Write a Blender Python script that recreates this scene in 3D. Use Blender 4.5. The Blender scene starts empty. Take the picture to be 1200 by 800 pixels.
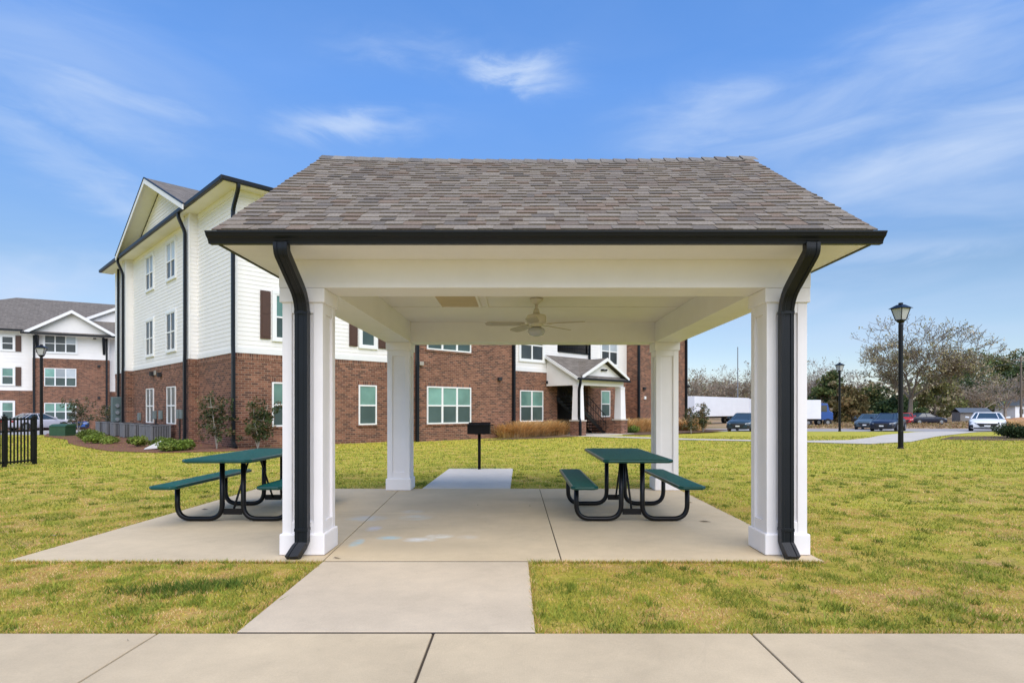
import bpy, math, random
from mathutils import Vector, Matrix
random.seed(7)
R = math.radians
sc = bpy.context.scene
COL = sc.collection
F, CX, HY, EYE = 700.0, 607.0, 480.0, 1.315

def at(px, py, Y):
    return Vector(((px-CX)/F*Y, Y, EYE+(HY-py)/F*Y))
def gnd(px, py):                       # where a ray through the pixel meets z = 0
    Y = EYE*F/(py-HY)
    return Vector(((px-CX)/F*Y, Y, 0))
GP = [(-400, -.015), (30, -.015), (38, -.1), (46, -.35), (56, -.5), (4000, -.5)]
def g(Y):
    for (a, za), (b, zb) in zip(GP, GP[1:]):
        if Y <= b:
            return za+(zb-za)*max(0, (Y-a))/(b-a)
    return GP[-1][1]

# ------------------------------------------------------------------ mesh helper
class MB:
    def __init__(s):
        s.v = []; s.f = []; s.m = []; s.c = []
    def face(s, pts, m=0, c=None):
        n = len(s.v); s.v += [tuple(p) for p in pts]
        s.f.append(tuple(range(n, n+len(pts)))); s.m.append(m); s.c.append(c)
    def raw(s, vs, fs, m=0, c=None):
        n = len(s.v); s.v += [tuple(p) for p in vs]
        for f in fs:
            s.f.append(tuple(i+n for i in f)); s.m.append(m); s.c.append(c)
    def box(s, x0, x1, y0, y1, z0, z1, m=0, c=None):
        if x0 > x1: x0, x1 = x1, x0
        if y0 > y1: y0, y1 = y1, y0
        if z0 > z1: z0, z1 = z1, z0
        s.hexa([(x0,y0,z0),(x1,y0,z0),(x1,y1,z0),(x0,y1,z0),(x0,y0,z1),(x1,y0,z1),(x1,y1,z1),(x0,y1,z1)], m, c)
    def hexa(s, p, m=0, c=None):
        s.raw(p, [(3,2,1,0),(4,5,6,7),(0,1,5,4),(1,2,6,5),(2,3,7,6),(3,0,4,7)], m, c)
    def prism(s, poly, vec, m=0, c=None):
        n = len(poly); vec = Vector(vec)
        a = [Vector(p) for p in poly]; b = [p+vec for p in a]
        fs = [tuple(range(n-1, -1, -1)), tuple(range(n, 2*n))]
        fs += [(i, (i+1) % n, n+(i+1) % n, n+i) for i in range(n)]
        s.raw(a+b, fs, m, c)
    def sweep(s, path, ring, m=0, up=(0,0,1), caps=True, scale=None):
        path = [Vector(p) for p in path]; vs = []; n = len(ring)
        t0 = (path[1]-path[0]).normalized(); u = Vector(up)
        if abs(t0.dot(u)) > .95: u = Vector((1,0,0))
        side = t0.cross(u).normalized(); upv = side.cross(t0)
        for i, p in enumerate(path):
            if i == 0: t = t0
            elif i == len(path)-1: t = (path[i]-path[i-1]).normalized()
            else: t = ((path[i]-path[i-1]).normalized()+(path[i+1]-path[i]).normalized()).normalized()
            side = (side-t*side.dot(t)).normalized(); upv = side.cross(t)
            k = scale[i] if scale else 1
            vs += [p+side*a*k+upv*b*k for a, b in ring]
        fs = []
        for i in range(len(path)-1):
            for j in range(n):
                fs.append((i*n+j, i*n+(j+1) % n, (i+1)*n+(j+1) % n, (i+1)*n+j))
        if caps:
            fs.append(tuple(range(n-1, -1, -1))); fs.append(tuple(range((len(path)-1)*n, len(path)*n)))
        s.raw(vs, fs, m)
    def tube(s, path, r, seg=8, m=0, scale=None, caps=True):
        s.sweep(path, [(r*math.cos(2*math.pi*i/seg), r*math.sin(2*math.pi*i/seg)) for i in range(seg)], m, scale=scale, caps=caps)
    def rod(s, a, b, ra, rb, seg=5, m=0):
        a = Vector(a); b = Vector(b); d = (b-a)
        if d.length < 1e-6: return
        d.normalize(); u = Vector((0,0,1)) if abs(d.z) < .9 else Vector((1,0,0))
        x = d.cross(u).normalized(); y = d.cross(x); vs = []
        for p, r in ((a, ra), (b, rb)):
            for i in range(seg):
                t = 2*math.pi*i/seg; vs.append(p+x*math.cos(t)*r+y*math.sin(t)*r)
        s.raw(vs, [(i, (i+1) % seg, seg+(i+1) % seg, seg+i) for i in range(seg)], m)
    def lathe(s, c, prof, seg=16, m=0, rot=0):
        c = Vector(c); vs = []; n = len(prof)
        for r, z in prof:
            for i in range(seg):
                t = rot+2*math.pi*i/seg; vs.append(c+Vector((r*math.cos(t), r*math.sin(t), z)))
        fs = [(k*seg+i, k*seg+(i+1) % seg, (k+1)*seg+(i+1) % seg, (k+1)*seg+i) for k in range(n-1) for i in range(seg)]
        fs += [tuple(range(seg-1, -1, -1)), tuple(range((n-1)*seg, n*seg))]
        s.raw(vs, fs, m)
    def build(s, name, mats, parent=None, off=None, bevel=0, smooth=False, seg=2):
        me = bpy.data.meshes.new(name)
        vs = s.v
        if off is not None:
            vs = [(x-off[0], y-off[1], z-off[2]) for x, y, z in vs]
        me.from_pydata(vs, [], s.f)
        if not isinstance(mats, (list, tuple)): mats = [mats]
        for m in mats: me.materials.append(m)
        me.polygons.foreach_set('material_index', s.m)
        if any(c is not None for c in s.c):
            at_ = me.color_attributes.new('tint', 'FLOAT_COLOR', 'CORNER')
            buf = []
            for f, c in zip(s.f, s.c):
                c = c or (1,1,1)
                buf += [c[0], c[1], c[2], 1.0]*len(f)
            at_.data.foreach_set('color', buf)
        if smooth: me.polygons.foreach_set('use_smooth', [True]*len(s.f))
        me.update()
        o = bpy.data.objects.new(name, me); COL.objects.link(o)
        if parent: o.parent = parent
        if bevel:
            b = o.modifiers.new('b', 'BEVEL'); b.width = bevel; b.segments = seg; b.limit_method = 'ANGLE'; b.angle_limit = R(40)
        return o

def tag(o, label=None, cat=None, group=None, kind=None):
    if label: o['label'] = label
    if cat: o['category'] = cat
    if group: o['group'] = group
    if kind: o['kind'] = kind
    return o
def empty(name, loc, rz, label, cat, group=None):
    o = bpy.data.objects.new(name, None); COL.objects.link(o)
    o.location = loc; o.rotation_euler = (0, 0, rz); o.empty_display_size = .2
    return tag(o, label, cat, group)
def kids(o): return [c for c in bpy.data.objects if c.parent == o]
def copy_tree(o, parent=None):
    c = o.copy(); COL.objects.link(c)
    if parent: c.parent = parent
    for ch in kids(o): copy_tree(ch, c)
    return c
def fillet(pts, r, n=5):
    pts = [Vector(p) for p in pts]; out = [pts[0]]
    for i in range(1, len(pts)-1):
        a, b, c = pts[i-1], pts[i], pts[i+1]
        d1 = (a-b).normalized(); d2 = (c-b).normalized()
        rr = min(r, (a-b).length*.48, (c-b).length*.48)
        p, q = b+d1*rr, b+d2*rr
        for k in range(n+1):
            t = k/n; out.append(p*(1-t)**2+b*2*t*(1-t)+q*t*t)
    out.append(pts[-1]); return out

# ------------------------------------------------------------------ materials
class NT:
    def __init__(s, nt): s.nt = nt
    def n(s, typ, **kw):
        nd = s.nt.nodes.new(typ)
        for k, v in kw.items():
            if k.startswith('i_'): nd.inputs[k[2:].replace('_', ' ')].default_value = v
            else: setattr(nd, k, v)
        return nd
    def l(s, a, b): s.nt.links.new(a, b)
    def val(s, x, sock):
        if isinstance(x, (int, float)): sock.default_value = x
        elif isinstance(x, (tuple, list)): sock.default_value = x
        else: s.l(x, sock)
    def math(s, op, a, b=0, c=0):
        nd = s.nt.nodes.new('ShaderNodeMath'); nd.operation = op
        s.val(a, nd.inputs[0]); s.val(b, nd.inputs[1]); s.val(c, nd.inputs[2]); return nd.outputs[0]
    def noise(s, vec, scale, detail=4, rough=.6, dist=0):
        nd = s.nt.nodes.new('ShaderNodeTexNoise'); nd.inputs['Scale'].default_value = scale
        nd.inputs['Detail'].default_value = detail; nd.inputs['Roughness'].default_value = rough; nd.inputs['Distortion'].default_value = dist
        if vec is not None: s.l(vec, nd.inputs['Vector'])
        return nd.outputs['Fac']
    def ramp(s, fac, stops):
        nd = s.nt.nodes.new('ShaderNodeValToRGB'); e = nd.color_ramp.elements
        while len(e) < len(stops): e.new(.5)
        for el, (p, c) in zip(e, stops):
            el.position = p; el.color = (c[0], c[1], c[2], 1) if not isinstance(c, (int, float)) else (c, c, c, 1)
        s.l(fac, nd.inputs[0]); return nd.outputs[0]
    def mix(s, fac, a, b, mode='MIX'):
        nd = s.nt.nodes.new('ShaderNodeMix'); nd.data_type = 'RGBA'; nd.blend_type = mode
        s.val(fac, nd.inputs[0])
        for x, k in ((a, 6), (b, 7)):
            if isinstance(x, (tuple, list)): nd.inputs[k].default_value = (x[0], x[1], x[2], 1)
            else: s.l(x, nd.inputs[k])
        return nd.outputs[2]
def mat(name):
    m = bpy.data.materials.new(name); m.use_nodes = True
    t = NT(m.node_tree); b = m.node_tree.nodes['Principled BSDF']
    t.b = b; t.co = t.n('ShaderNodeTexCoord').outputs['Object']
    return m, t, b
def srgb(r, g_, b_):
    f = lambda c: (c/255/12.92) if c/255 <= .04045 else ((c/255+.055)/1.055)**2.4
    return (f(r), f(g_), f(b_))
def simple(name, col, rough=.6, metal=0, var=.12, nscale=6, bump=0, bscale=60, coat=0, spec=.5):
    m, t, b = mat(name)
    n = t.noise(t.co, nscale, 5, .65)
    k = t.ramp(n, [(.25, 1-var), (.75, 1+var*.6)])
    t.l(t.mix(1, col, k, 'MULTIPLY'), b.inputs['Base Color'])
    b.inputs['Roughness'].default_value = rough; b.inputs['Metallic'].default_value = metal
    b.inputs['Specular IOR Level'].default_value = spec
    if coat: b.inputs['Coat Weight'].default_value = coat
    if bump:
        bp = t.n('ShaderNodeBump', i_Strength=bump, i_Distance=.01)
        t.l(t.noise(t.co, bscale, 4), bp.inputs['Height']); t.l(bp.outputs[0], b.inputs['Normal'])
    return m
def tinted(name, rough=.8, nscale=3, var=.25, trans=0, mult=1):
    m, t, b = mat(name)
    a = t.n('ShaderNodeAttribute', attribute_name='tint').outputs['Color']
    k = t.ramp(t.noise(t.co, nscale, 4), [(.3, mult*(1-var)), (.7, mult*(1+var))])
    c = t.mix(1, a, k, 'MULTIPLY')
    t.l(c, b.inputs['Base Color']); b.inputs['Roughness'].default_value = rough
    b.inputs['Specular IOR Level'].default_value = .25
    if trans:
        tr = t.n('ShaderNodeBsdfTranslucent'); t.l(c, tr.inputs['Color'])
        mx = t.n('ShaderNodeMixShader', i_Fac=trans); t.l(b.outputs[0], mx.inputs[1]); t.l(tr.outputs[0], mx.inputs[2])
        t.l(mx.outputs[0], m.node_tree.nodes['Material Output'].inputs['Surface'])
    return m

M = {}
M['white'] = simple('white_paint', (.845,.82,.825), .55, var=.05, nscale=2.5, bump=.05, bscale=30)
M['siding'] = simple('siding_paint', (.84,.82,.79), .6, var=.05, nscale=1.5)
M['trimwhite'] = simple('trim_paint', (.80,.80,.79), .5, var=.04, nscale=4)
M['ceil'] = simple('ceiling_paint', (.88,.82,.76), .6, var=.06, nscale=1.2)
M['hatch'] = simple('hatch_board', (.60,.45,.28), .6, var=.1, nscale=4)
M['vinyl'] = simple('vinyl', (.82,.83,.82), .35, var=.02)
M['black'] = simple('dark_aluminium', (.0065,.009,.013), .42, var=.2, nscale=5, spec=.28)
M['blackpaint'] = simple('black_powdercoat', (.0045,.0045,.006), .35, var=.2, nscale=8, spec=.3)
M['grill'] = simple('grill_black', (.006,.005,.005), .6, var=.3, nscale=12, bump=.2, spec=.2)
M['shutter'] = simple('shutter_brown', (.075,.035,.022), .55, var=.15, nscale=5)
M['dark'] = simple('dark_interior', (.02,.02,.022), .8)
M['grey'] = simple('grey_metal', (.16,.20,.20), .5, var=.15)
M['beige'] = simple('beige_box', (.35,.32,.27), .5)
M['fan'] = simple('fan_enamel', (.66,.61,.52), .4, var=.05)
M['fanblade'] = simple('fan_blade', (.46,.41,.33), .5, var=.1)
M['bark'] = simple('bark', (.21,.175,.135), .9, var=.35, nscale=3)
M['barkfar'] = simple('bark_far', (.34,.29,.24), .9, var=.3, nscale=1)
M['tyre'] = simple('tyre', (.012,.012,.013), .8)
M['rim'] = simple('rim', (.35,.36,.38), .35, .8)
M['carglass'] = simple('car_glass', (.03,.045,.05), .06, var=.1, spec=.9)
M['headlight'] = simple('headlight', (.25,.28,.31), .1, var=.2, nscale=20, spec=.9)
M['tail'] = simple('tail_light', (.35,.01,.01), .2)
M['trailer'] = simple('trailer_white', (.78,.80,.83), .45, var=.06, nscale=.8)
M['lampglass'] = simple('lamp_glass', (.46,.47,.50), .25, var=.08, nscale=6)
M['transformer'] = simple('transformer_green', (.030,.085,.042), .5, var=.2)
M['splash'] = simple('splash_block', (.6,.6,.6), .7)
M['shed_roof'] = simple('shed_roof', (.10,.115,.13), .5, var=.25, nscale=2)
M['shed_wall'] = simple('shed_wall', (.22,.21,.20), .7, var=.2, nscale=1)
M['pole'] = simple('pole_wood', (.16,.13,.10), .9)
def paint(name, c): return simple(name, c, .35, 0, var=.05, nscale=1, coat=.35, spec=.4)

# picnic green: coated expanded metal
m, t, b = mat('green_plastisol'); M['green'] = m
v = t.n('ShaderNodeTexVoronoi', feature='F1', i_Scale=27.0); t.l(t.co, v.inputs['Vector'])
k = t.ramp(v.outputs['Distance'], [(.14, .05), (.30, 1.3)])
t.l(t.mix(1, (.006,.085,.068), k, 'MULTIPLY'), b.inputs['Base Color']); b.inputs['Roughness'].default_value = .6; b.inputs['Specular IOR Level'].default_value = .15
bp = t.n('ShaderNodeBump', i_Strength=.5, i_Distance=.004); t.l(v.outputs['Distance'], bp.inputs['Height']); t.l(bp.outputs[0], b.inputs['Normal'])
M['greenrim'] = simple('green_rim', (.004,.06,.048), .3, var=.1, spec=.4)

# window glass with blinds behind (upper sash) and insect screen (lower sash)
def glassmat(name, c1, c2, rough, lines=28):
    m, t, b = mat(name)
    sx = t.n('ShaderNodeSeparateXYZ'); t.l(t.co, sx.inputs[0])
    s_ = t.math('FRACT', t.math('MULTIPLY', sx.outputs[2], lines))
    n = t.noise(t.co, .8, 3)
    c = t.mix(t.ramp(n, [(.35, 0), (.65, 1)]), c1, c2)
    c = t.mix(t.math('MULTIPLY', t.math('GREATER_THAN', s_, .75), .3), c, tuple(x*.5 for x in c1))
    oi = t.n('ShaderNodeObjectInfo').outputs['Random']
    c = t.mix(1, c, t.ramp(oi, [(0, .6), (1, 1.35)]), 'MULTIPLY')
    t.l(c, b.inputs['Base Color']); b.inputs['Roughness'].default_value = rough
    b.inputs['Specular IOR Level'].default_value = .7
    return m
M['pane_up'] = glassmat('sash_upper', (.17,.34,.29), (.10,.21,.18), .12)
M['pane_lo'] = glassmat('sash_lower', (.06,.10,.095), (.035,.065,.06), .35)
M['pane_dk'] = glassmat('sash_dark', (.05,.06,.062), (.025,.032,.035), .3)
M['pane_wh'] = glassmat('sash_blind', (.55,.60,.64), (.42,.48,.52), .2)

def brickmat(name, vertical=False):
    m, t, b = mat(name)
    sx = t.n('ShaderNodeSeparateXYZ'); t.l(t.co, sx.inputs[0])
    u = t.math('ADD', sx.outputs[0], sx.outputs[1]); w = sx.outputs[2]
    cb = t.n('ShaderNodeCombineXYZ')
    if vertical: t.l(w, cb.inputs[0]); t.l(u, cb.inputs[1])
    else: t.l(u, cb.inputs[0]); t.l(w, cb.inputs[1])
    br = t.n('ShaderNodeTexBrick', offset=0 if vertical else .5)
    t.l(cb.outputs[0], br.inputs['Vector'])
    for k_, v_ in (('Scale', 1.0), ('Mortar Size', .008), ('Mortar Smooth', .1), ('Bias', -.1), ('Brick Width', .225), ('Row Height', .078)):
        br.inputs[k_].default_value = v_
    br.inputs['Color1'].default_value = (0,0,0,1); br.inputs['Color2'].default_value = (1,1,1,1); br.inputs['Mortar'].default_value = (.5,.5,.5,1)
    n2 = t.noise(t.co, .9, 4)
    n3 = t.noise(t.co, 40, 2)
    f = t.math('ADD', t.math('MULTIPLY', br.outputs['Color'], .85), t.math('MULTIPLY', n3, .15))
    c = t.ramp(f, [(.0, (.055,.026,.020)), (.22, (.10,.036,.022)), (.5, (.155,.062,.036)), (.8, (.21,.088,.052)), (1, (.31,.17,.11))])
    c = t.mix(br.outputs['Fac'], c, (.25,.175,.12))
    c = t.mix(1, c, t.ramp(n2, [(.3, 1.05), (.7, 1.42)]), 'MULTIPLY')
    t.l(c, b.inputs['Base Color']); b.inputs['Roughness'].default_value = .88
    bp = t.n('ShaderNodeBump', i_Strength=.7, i_Distance=.01, invert=True); t.l(br.outputs['Fac'], bp.inputs['Height']); t.l(bp.outputs[0], b.inputs['Normal'])
    return m
M['brick'] = brickmat('brick'); M['soldier'] = brickmat('brick_soldier', True)

# concrete
def concrete(name, base, chalk=False, stain=.12):
    m, t, b = mat(name)
    n1 = t.noise(t.co, 1.1, 6, .6); n2 = t.noise(t.co, 90, 3, .7); n3 = t.noise(t.co, 7, 5, .7)
    c = t.mix(1, base, t.ramp(n1, [(.3, 1-stain), (.7, 1+stain*.5)]), 'MULTIPLY')
    c = t.mix(1, c, t.ramp(n2, [(.3, .93), (.7, 1.05)]), 'MULTIPLY')
    c = t.mix(1, c, t.ramp(n3, [(.25, .94), (.6, 1.02)]), 'MULTIPLY')
    wv = t.n('ShaderNodeTexWave', wave_type='BANDS', bands_direction='X', i_Scale=38.0, i_Distortion=6.0, i_Detail=3.0); t.l(t.co, wv.inputs['Vector'])
    c = t.mix(1, c, t.ramp(wv.outputs['Fac'], [(.1, .975), (.8, 1.02)]), 'MULTIPLY')
    n6 = t.noise(t.co, .55, 5, .65, 1.5)
    c = t.mix(t.ramp(n6, [(.50, 0), (.505, .10), (.51, 0)]), c, (.25,.2,.14))
    sp = t.noise(t.co, 14, 2, .5)
    c = t.mix(t.ramp(sp, [(.77, 0), (.80, .5)]), c, tuple(x*.55 for x in base))
    if chalk:
        sx = t.n('ShaderNodeSeparateXYZ'); t.l(t.co, sx.inputs[0])
        nn = t.noise(t.co, 5, 5, .75); X, Y = sx.outputs[0], sx.outputs[1]
        for (px, py, wx, wy, col, am) in [(418,636,.07,.14,(.40,.60,.66),.8),(430,607,.28,.13,(.48,.56,.62),.55),(438,619,.10,.10,(.55,.58,.70),.7),(456,630,.15,.07,(.42,.62,.68),.8),
                                      (492,632,.20,.08,(.74,.74,.70),.9),(515,628,.17,.08,(.76,.75,.68),.9),(487,606,.22,.14,(.60,.62,.58),.6),(484,599,.16,.10,(.62,.62,.58),.6),(548,629,.14,.07,(.66,.62,.56),.5)]:
            p = gnd(px, py)
            dx = t.math('DIVIDE', t.math('SUBTRACT', X, p.x), wx); dy = t.math('DIVIDE', t.math('SUBTRACT', Y, p.y), wy*1.6)
            d = t.math('ADD', t.math('MULTIPLY', dx, dx), t.math('MULTIPLY', dy, dy))
            k = t.math('MULTIPLY', t.math('MULTIPLY', t.ramp(d, [(0, 1), (1, 0)]), am), t.ramp(nn, [(.38, .15), (.55, 1)]))
            c = t.mix(k, c, col)
        # worn traffic stains under the roof
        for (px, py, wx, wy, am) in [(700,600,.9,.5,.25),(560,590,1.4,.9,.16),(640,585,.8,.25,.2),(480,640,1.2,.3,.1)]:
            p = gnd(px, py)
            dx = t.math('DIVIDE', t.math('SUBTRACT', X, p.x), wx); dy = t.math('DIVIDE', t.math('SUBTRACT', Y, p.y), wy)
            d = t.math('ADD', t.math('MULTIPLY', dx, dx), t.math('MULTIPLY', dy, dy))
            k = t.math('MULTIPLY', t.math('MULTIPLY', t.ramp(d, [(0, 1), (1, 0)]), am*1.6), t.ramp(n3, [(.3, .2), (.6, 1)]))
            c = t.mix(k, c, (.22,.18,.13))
    t.l(c, b.inputs['Base Color']); b.inputs['Roughness'].default_value = .85
    bp = t.n('ShaderNodeBump', i_Strength=.25, i_Distance=.004); t.l(n2, bp.inputs['Height']); t.l(bp.outputs[0], b.inputs['Normal'])
    return m
M['conc_warm'] = concrete('concrete_warm', (.565,.455,.295), stain=.18)
M['conc_grey'] = concrete('concrete_grey', (.58,.48,.345), stain=.14)
M['conc_slab'] = concrete('concrete_slab', (.62,.50,.325), chalk=True)
M['conc_path'] = concrete('concrete_path', (.55,.50,.42))
M['road'] = concrete('road_surface', (.36,.34,.32))
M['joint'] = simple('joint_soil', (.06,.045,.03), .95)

# lawn ground sheet
m, t, b = mat('lawn'); M['lawn'] = m
n1 = t.noise(t.co, .35, 6, .6, .6); n2 = t.noise(t.co, 3.2, 6, .75, .4); n3 = t.noise(t.co, 28, 5, .8); n4 = t.noise(t.co, 1.1, 6, .7)
n5 = t.noise(t.co, 150, 3, .8)
c = t.ramp(n2, [(.28, (.18,.20,.025)), (.43, (.37,.33,.05)), (.57, (.50,.37,.09)), (.74, (.55,.35,.15))])
sy = t.n('ShaderNodeSeparateXYZ'); t.l(t.co, sy.inputs[0])
far = t.ramp(t.math('DIVIDE', t.math('ADD', sy.outputs[1], t.math('MULTIPLY', n1, 6.0)), 30.0), [(.30, 0), (.55, 1)])
c = t.mix(t.math('MULTIPLY', far, .7), c, (.46,.43,.058))
c = t.mix(t.ramp(n1, [(.46, 0), (.62, .5)]), c, (.44,.43,.055))
c = t.mix(t.math('MULTIPLY', t.ramp(n4, [(.54, 0), (.66, .75)]), t.math('SUBTRACT', 1.0, t.math('MULTIPLY', far, .75))), c, (.46,.29,.14))
c = t.mix(1, c, t.ramp(n3, [(.25, .5), (.5, 1.0), (.75, 1.35)]), 'MULTIPLY')
c = t.mix(1, c, t.ramp(n5, [(.25, .7), (.75, 1.25)]), 'MULTIPLY')
t.l(c, b.inputs['Base Color']); b.inputs['Roughness'].default_value = .95; b.inputs['Specular IOR Level'].default_value = .1
bp = t.n('ShaderNodeBump', i_Strength=.8, i_Distance=.03); t.l(n3, bp.inputs['Height']); t.l(bp.outputs[0], b.inputs['Normal'])
M['mulch'] = simple('mulch', (.20,.085,.045), .95, var=.6, nscale=14, bump=.9, bscale=40)
M['mulch2'] = simple('mulch_dark', (.13,.075,.042), .95, var=.5, nscale=14, bump=.9, bscale=40)
m, t, b = mat('dirt_field'); M['dirt'] = m
n1 = t.noise(t.co, .08, 6, .7); n2 = t.noise(t.co, 1.2, 5, .8)
c = t.ramp(n1, [(.35, (.20,.16,.055)), (.5, (.34,.22,.11)), (.65, (.42,.28,.16))])
t.l(t.mix(1, c, t.ramp(n2, [(.3, .6), (.7, 1.3)]), 'MULTIPLY'), b.inputs['Base Color']); b.inputs['Roughness'].default_value = 1
M['blade'] = tinted('grass_blade', .7, 2, .15, .3)
M['leaf'] = tinted('leaf', .6, 1.2, .3, .25)
M['shingle'] = tinted('shingle', .9, 60, .3)
def roofmat(name, c1, c2):
    m, t, b = mat(name)
    sx = t.n('ShaderNodeSeparateXYZ'); t.l(t.co, sx.inputs[0])
    cb = t.n('ShaderNodeCombineXYZ'); t.l(t.math('ADD', sx.outputs[0], t.math('MULTIPLY', sx.outputs[1], 1)), cb.inputs[0]); t.l(sx.outputs[2], cb.inputs[1])
    br = t.n('ShaderNodeTexBrick'); t.l(cb.outputs[0], br.inputs['Vector'])
    for k_, v_ in (('Scale', 1.0), ('Mortar Size', .008), ('Brick Width', .3), ('Row Height', .075)): br.inputs[k_].default_value = v_
    br.inputs['Color1'].default_value = (*c1, 1); br.inputs['Color2'].default_value = (*c2, 1); br.inputs['Mortar'].default_value = tuple(x*.55 for x in c1)+(1,)
    n = t.noise(t.co, 5, 4)
    t.l(t.mix(1, br.outputs['Color'], t.ramp(n, [(.3, .8), (.7, 1.2)]), 'MULTIPLY'), b.inputs['Base Color']); b.inputs['Roughness'].default_value = .95
    return m
M['roof'] = roofmat('roof_shingles', (.14,.122,.102), (.20,.175,.148))

# ------------------------------------------------------------------ setting
def sheet(name, left, right, m, dz, label=None):
    """left/right: polylines [(x,y)] with the same ys; z follows the terrain"""
    mb = MB(); ys = sorted(set([y for _, y in left]+[y for _, y in right]+[p for p, _ in GP if min(left[0][1], left[-1][1]) < p < max(left[0][1], left[-1][1])]))
    def ip(pl, y):
        for (xa, ya), (xb, yb) in zip(pl, pl[1:]):
            if ya <= y <= yb: return xa+(xb-xa)*(y-ya)/(yb-ya) if yb > ya else xa
        return pl[-1][0]
    for a, b_ in zip(ys, ys[1:]):
        mb.face([(ip(left, a), a, g(a)+dz), (ip(right, a), a, g(a)+dz), (ip(right, b_), b_, g(b_)+dz), (ip(left, b_), b_, g(b_)+dz)])
    o = mb.build(name, m); tag(o, kind='structure'); return o
def poly_sheet(name, pts, m, z):
    mb = MB(); n = len(pts)
    mb.prism([(x, y, z-.02) for x, y in pts], (0, 0, .02)); o = mb.build(name, m); tag(o, kind='structure'); return o
sheet('lawn', [(-900, -300), (-900, 46)], [(900, -300), (900, 46)], M['lawn'], 0)
sheet('dirt_field', [(-2500, 46), (-2500, 3500)], [(2500, 46), (2500, 3500)], M['dirt'], 0)
sheet('parking_road', [(9, 44.6), (9, 57)], [(200, 44.6), (200, 57)], M['road'], .006)
sheet('left_road', [(-90, 32.2), (-90, 57)], [(-24.2, 32.2), (-31, 57)], M['road'], .006)

# pavilion slab, grill pad, walkway, sidewalk: separate pours with real joints over a soil bed
SX0, SX1, SY0, SY1 = -4.46, 2.665, 5.20, 9.98
J1a, J1b, J2a, J2b = -1.70, -1.97, .38, .36
mb = MB(); gp = .005
def slabpoly(x00, x01, x10, x11, y0, y1, z0=-.16, z1=0.0):
    mb.hexa([(x00,y0,z0),(x01,y0,z0),(x11,y1,z0),(x10,y1,z0),(x00,y0,z1),(x01,y0,z1),(x11,y1,z1),(x10,y1,z1)])
YM = 7.62
def lerp(a, b_, t): return a+(b_-a)*t
tm = (YM-SY0)/(SY1-SY0)
for (xa, xb, xc, xd) in [(SX0, J1a-gp, SX0+.1, J1b-gp), (J1a+gp, J2a-gp, J1b+gp, J2b-gp), (J2a+gp, SX1, J2b+gp, SX1)]:
    slabpoly(xa, xb, lerp(xa, xc, tm), lerp(xb, xd, tm), SY0, YM-.002)
    slabpoly(lerp(xa, xc, tm), lerp(xb, xd, tm), xc, xd, YM+.002, SY1)
o = mb.build('pavilion_slab', M['conc_slab'], bevel=.004); tag(o, kind='structure')
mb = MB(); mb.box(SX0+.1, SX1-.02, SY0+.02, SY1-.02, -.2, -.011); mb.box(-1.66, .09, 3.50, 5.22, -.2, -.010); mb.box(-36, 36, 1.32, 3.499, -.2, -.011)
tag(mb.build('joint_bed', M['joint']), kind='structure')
mb = MB(); slabpoly(-1.60, -.13, -1.54, -.11, SY1+.006, 13.35, z1=.004); tag(mb.build('grill_pad', concrete('concrete_lightened', (.66,.60,.51), stain=.08), bevel=.004), kind='structure')  # pad colour lightened to make up for the pavilion's shadow
mb = MB(); slabpoly(-1.665, .103, -1.69, .088, 3.54, SY0-.026, z1=.002); tag(mb.build('walkway', M['conc_grey'], bevel=.006), kind='structure')
mb = MB(); js = [-36, -32, -28, -24, -20, -16, -12.6, -9, -5.4, -3.77, -2.126, -.499, 1.376, 3.05, 4.7, 6.4, 9, 12.6, 16, 20, 24, 28, 32, 36]
for i, (a, b_) in enumerate(zip(js, js[1:])):
    w = .007 if i in (10, 11) else .004
    slabpoly(a+w, b_-w, a+w, b_-w, 1.3, 3.522)
tag(mb.build('sidewalk', M['conc_warm'], bevel=.007), kind='structure')

M['jointshade'] = simple('joint_shade', (.045,.036,.028), .95, var=.4, nscale=12)
mb = MB(); mb.box(-1.68, .085, SY0-.0255, SY0-.0005, -.15, -.001); mb.box(-1.66, .10, 3.5225, 3.5395, -.15, -.001)  # dark strips stand in for the shadow line in the gaps between pours
tag(mb.build('joint_shade_strip', M['jointshade']), kind='structure')
# path across the lawn
L = [(3.1, 29.7), (7.3, 26.2), (11.6, 24.3), (13.5, 23.0), (16.2, 24.6), (20.2, 29), (26.8, 35.6), (36, 44.6)]
U = [(3.9, 30.6), (7.9, 27.2), (12.1, 25.5), (14.4, 26.0), (16.6, 28.2), (19.6, 31.9), (25.0, 37.6), (31.6, 44.6)]
mb = MB()
for (a, b_), (c_, d_) in zip(zip(L, L[1:]), zip(U, U[1:])):
    N = 4
    for i in range(N):
        p = [(lerp(a[0], b_[0], i/N), lerp(a[1], b_[1], i/N)), (lerp(a[0], b_[0], (i+1)/N), lerp(a[1], b_[1], (i+1)/N)),
             (lerp(c_[0], d_[0], (i+1)/N), lerp(c_[1], d_[1], (i+1)/N)), (lerp(c_[0], d_[0], i/N), lerp(c_[1], d_[1], i/N))]
        mb.face([(x, y, g(y)+.02) for x, y in p])
tag(mb.build('path', M['conc_path']), kind='structure')
poly_sheet('mulch_bed', [(-7.2,21.9),(-7.9,20.6),(-9.2,18.9),(-11,18.3),(-13,19.0),(-15.1,20.9),(-17.6,23.4),(-20.0,26.5),(-23.5,29.6),(-26,33),(-19.5,31.5),(-9.7,20.6)], M['mulch'], .012)
poly_sheet('mulch_strip', [(-.9,26.9),(-1.5,25.9),(1.2,27.6),(3.0,29.6),(3.0,31),(2.6,32.4)], M['mulch2'], .012)
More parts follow.
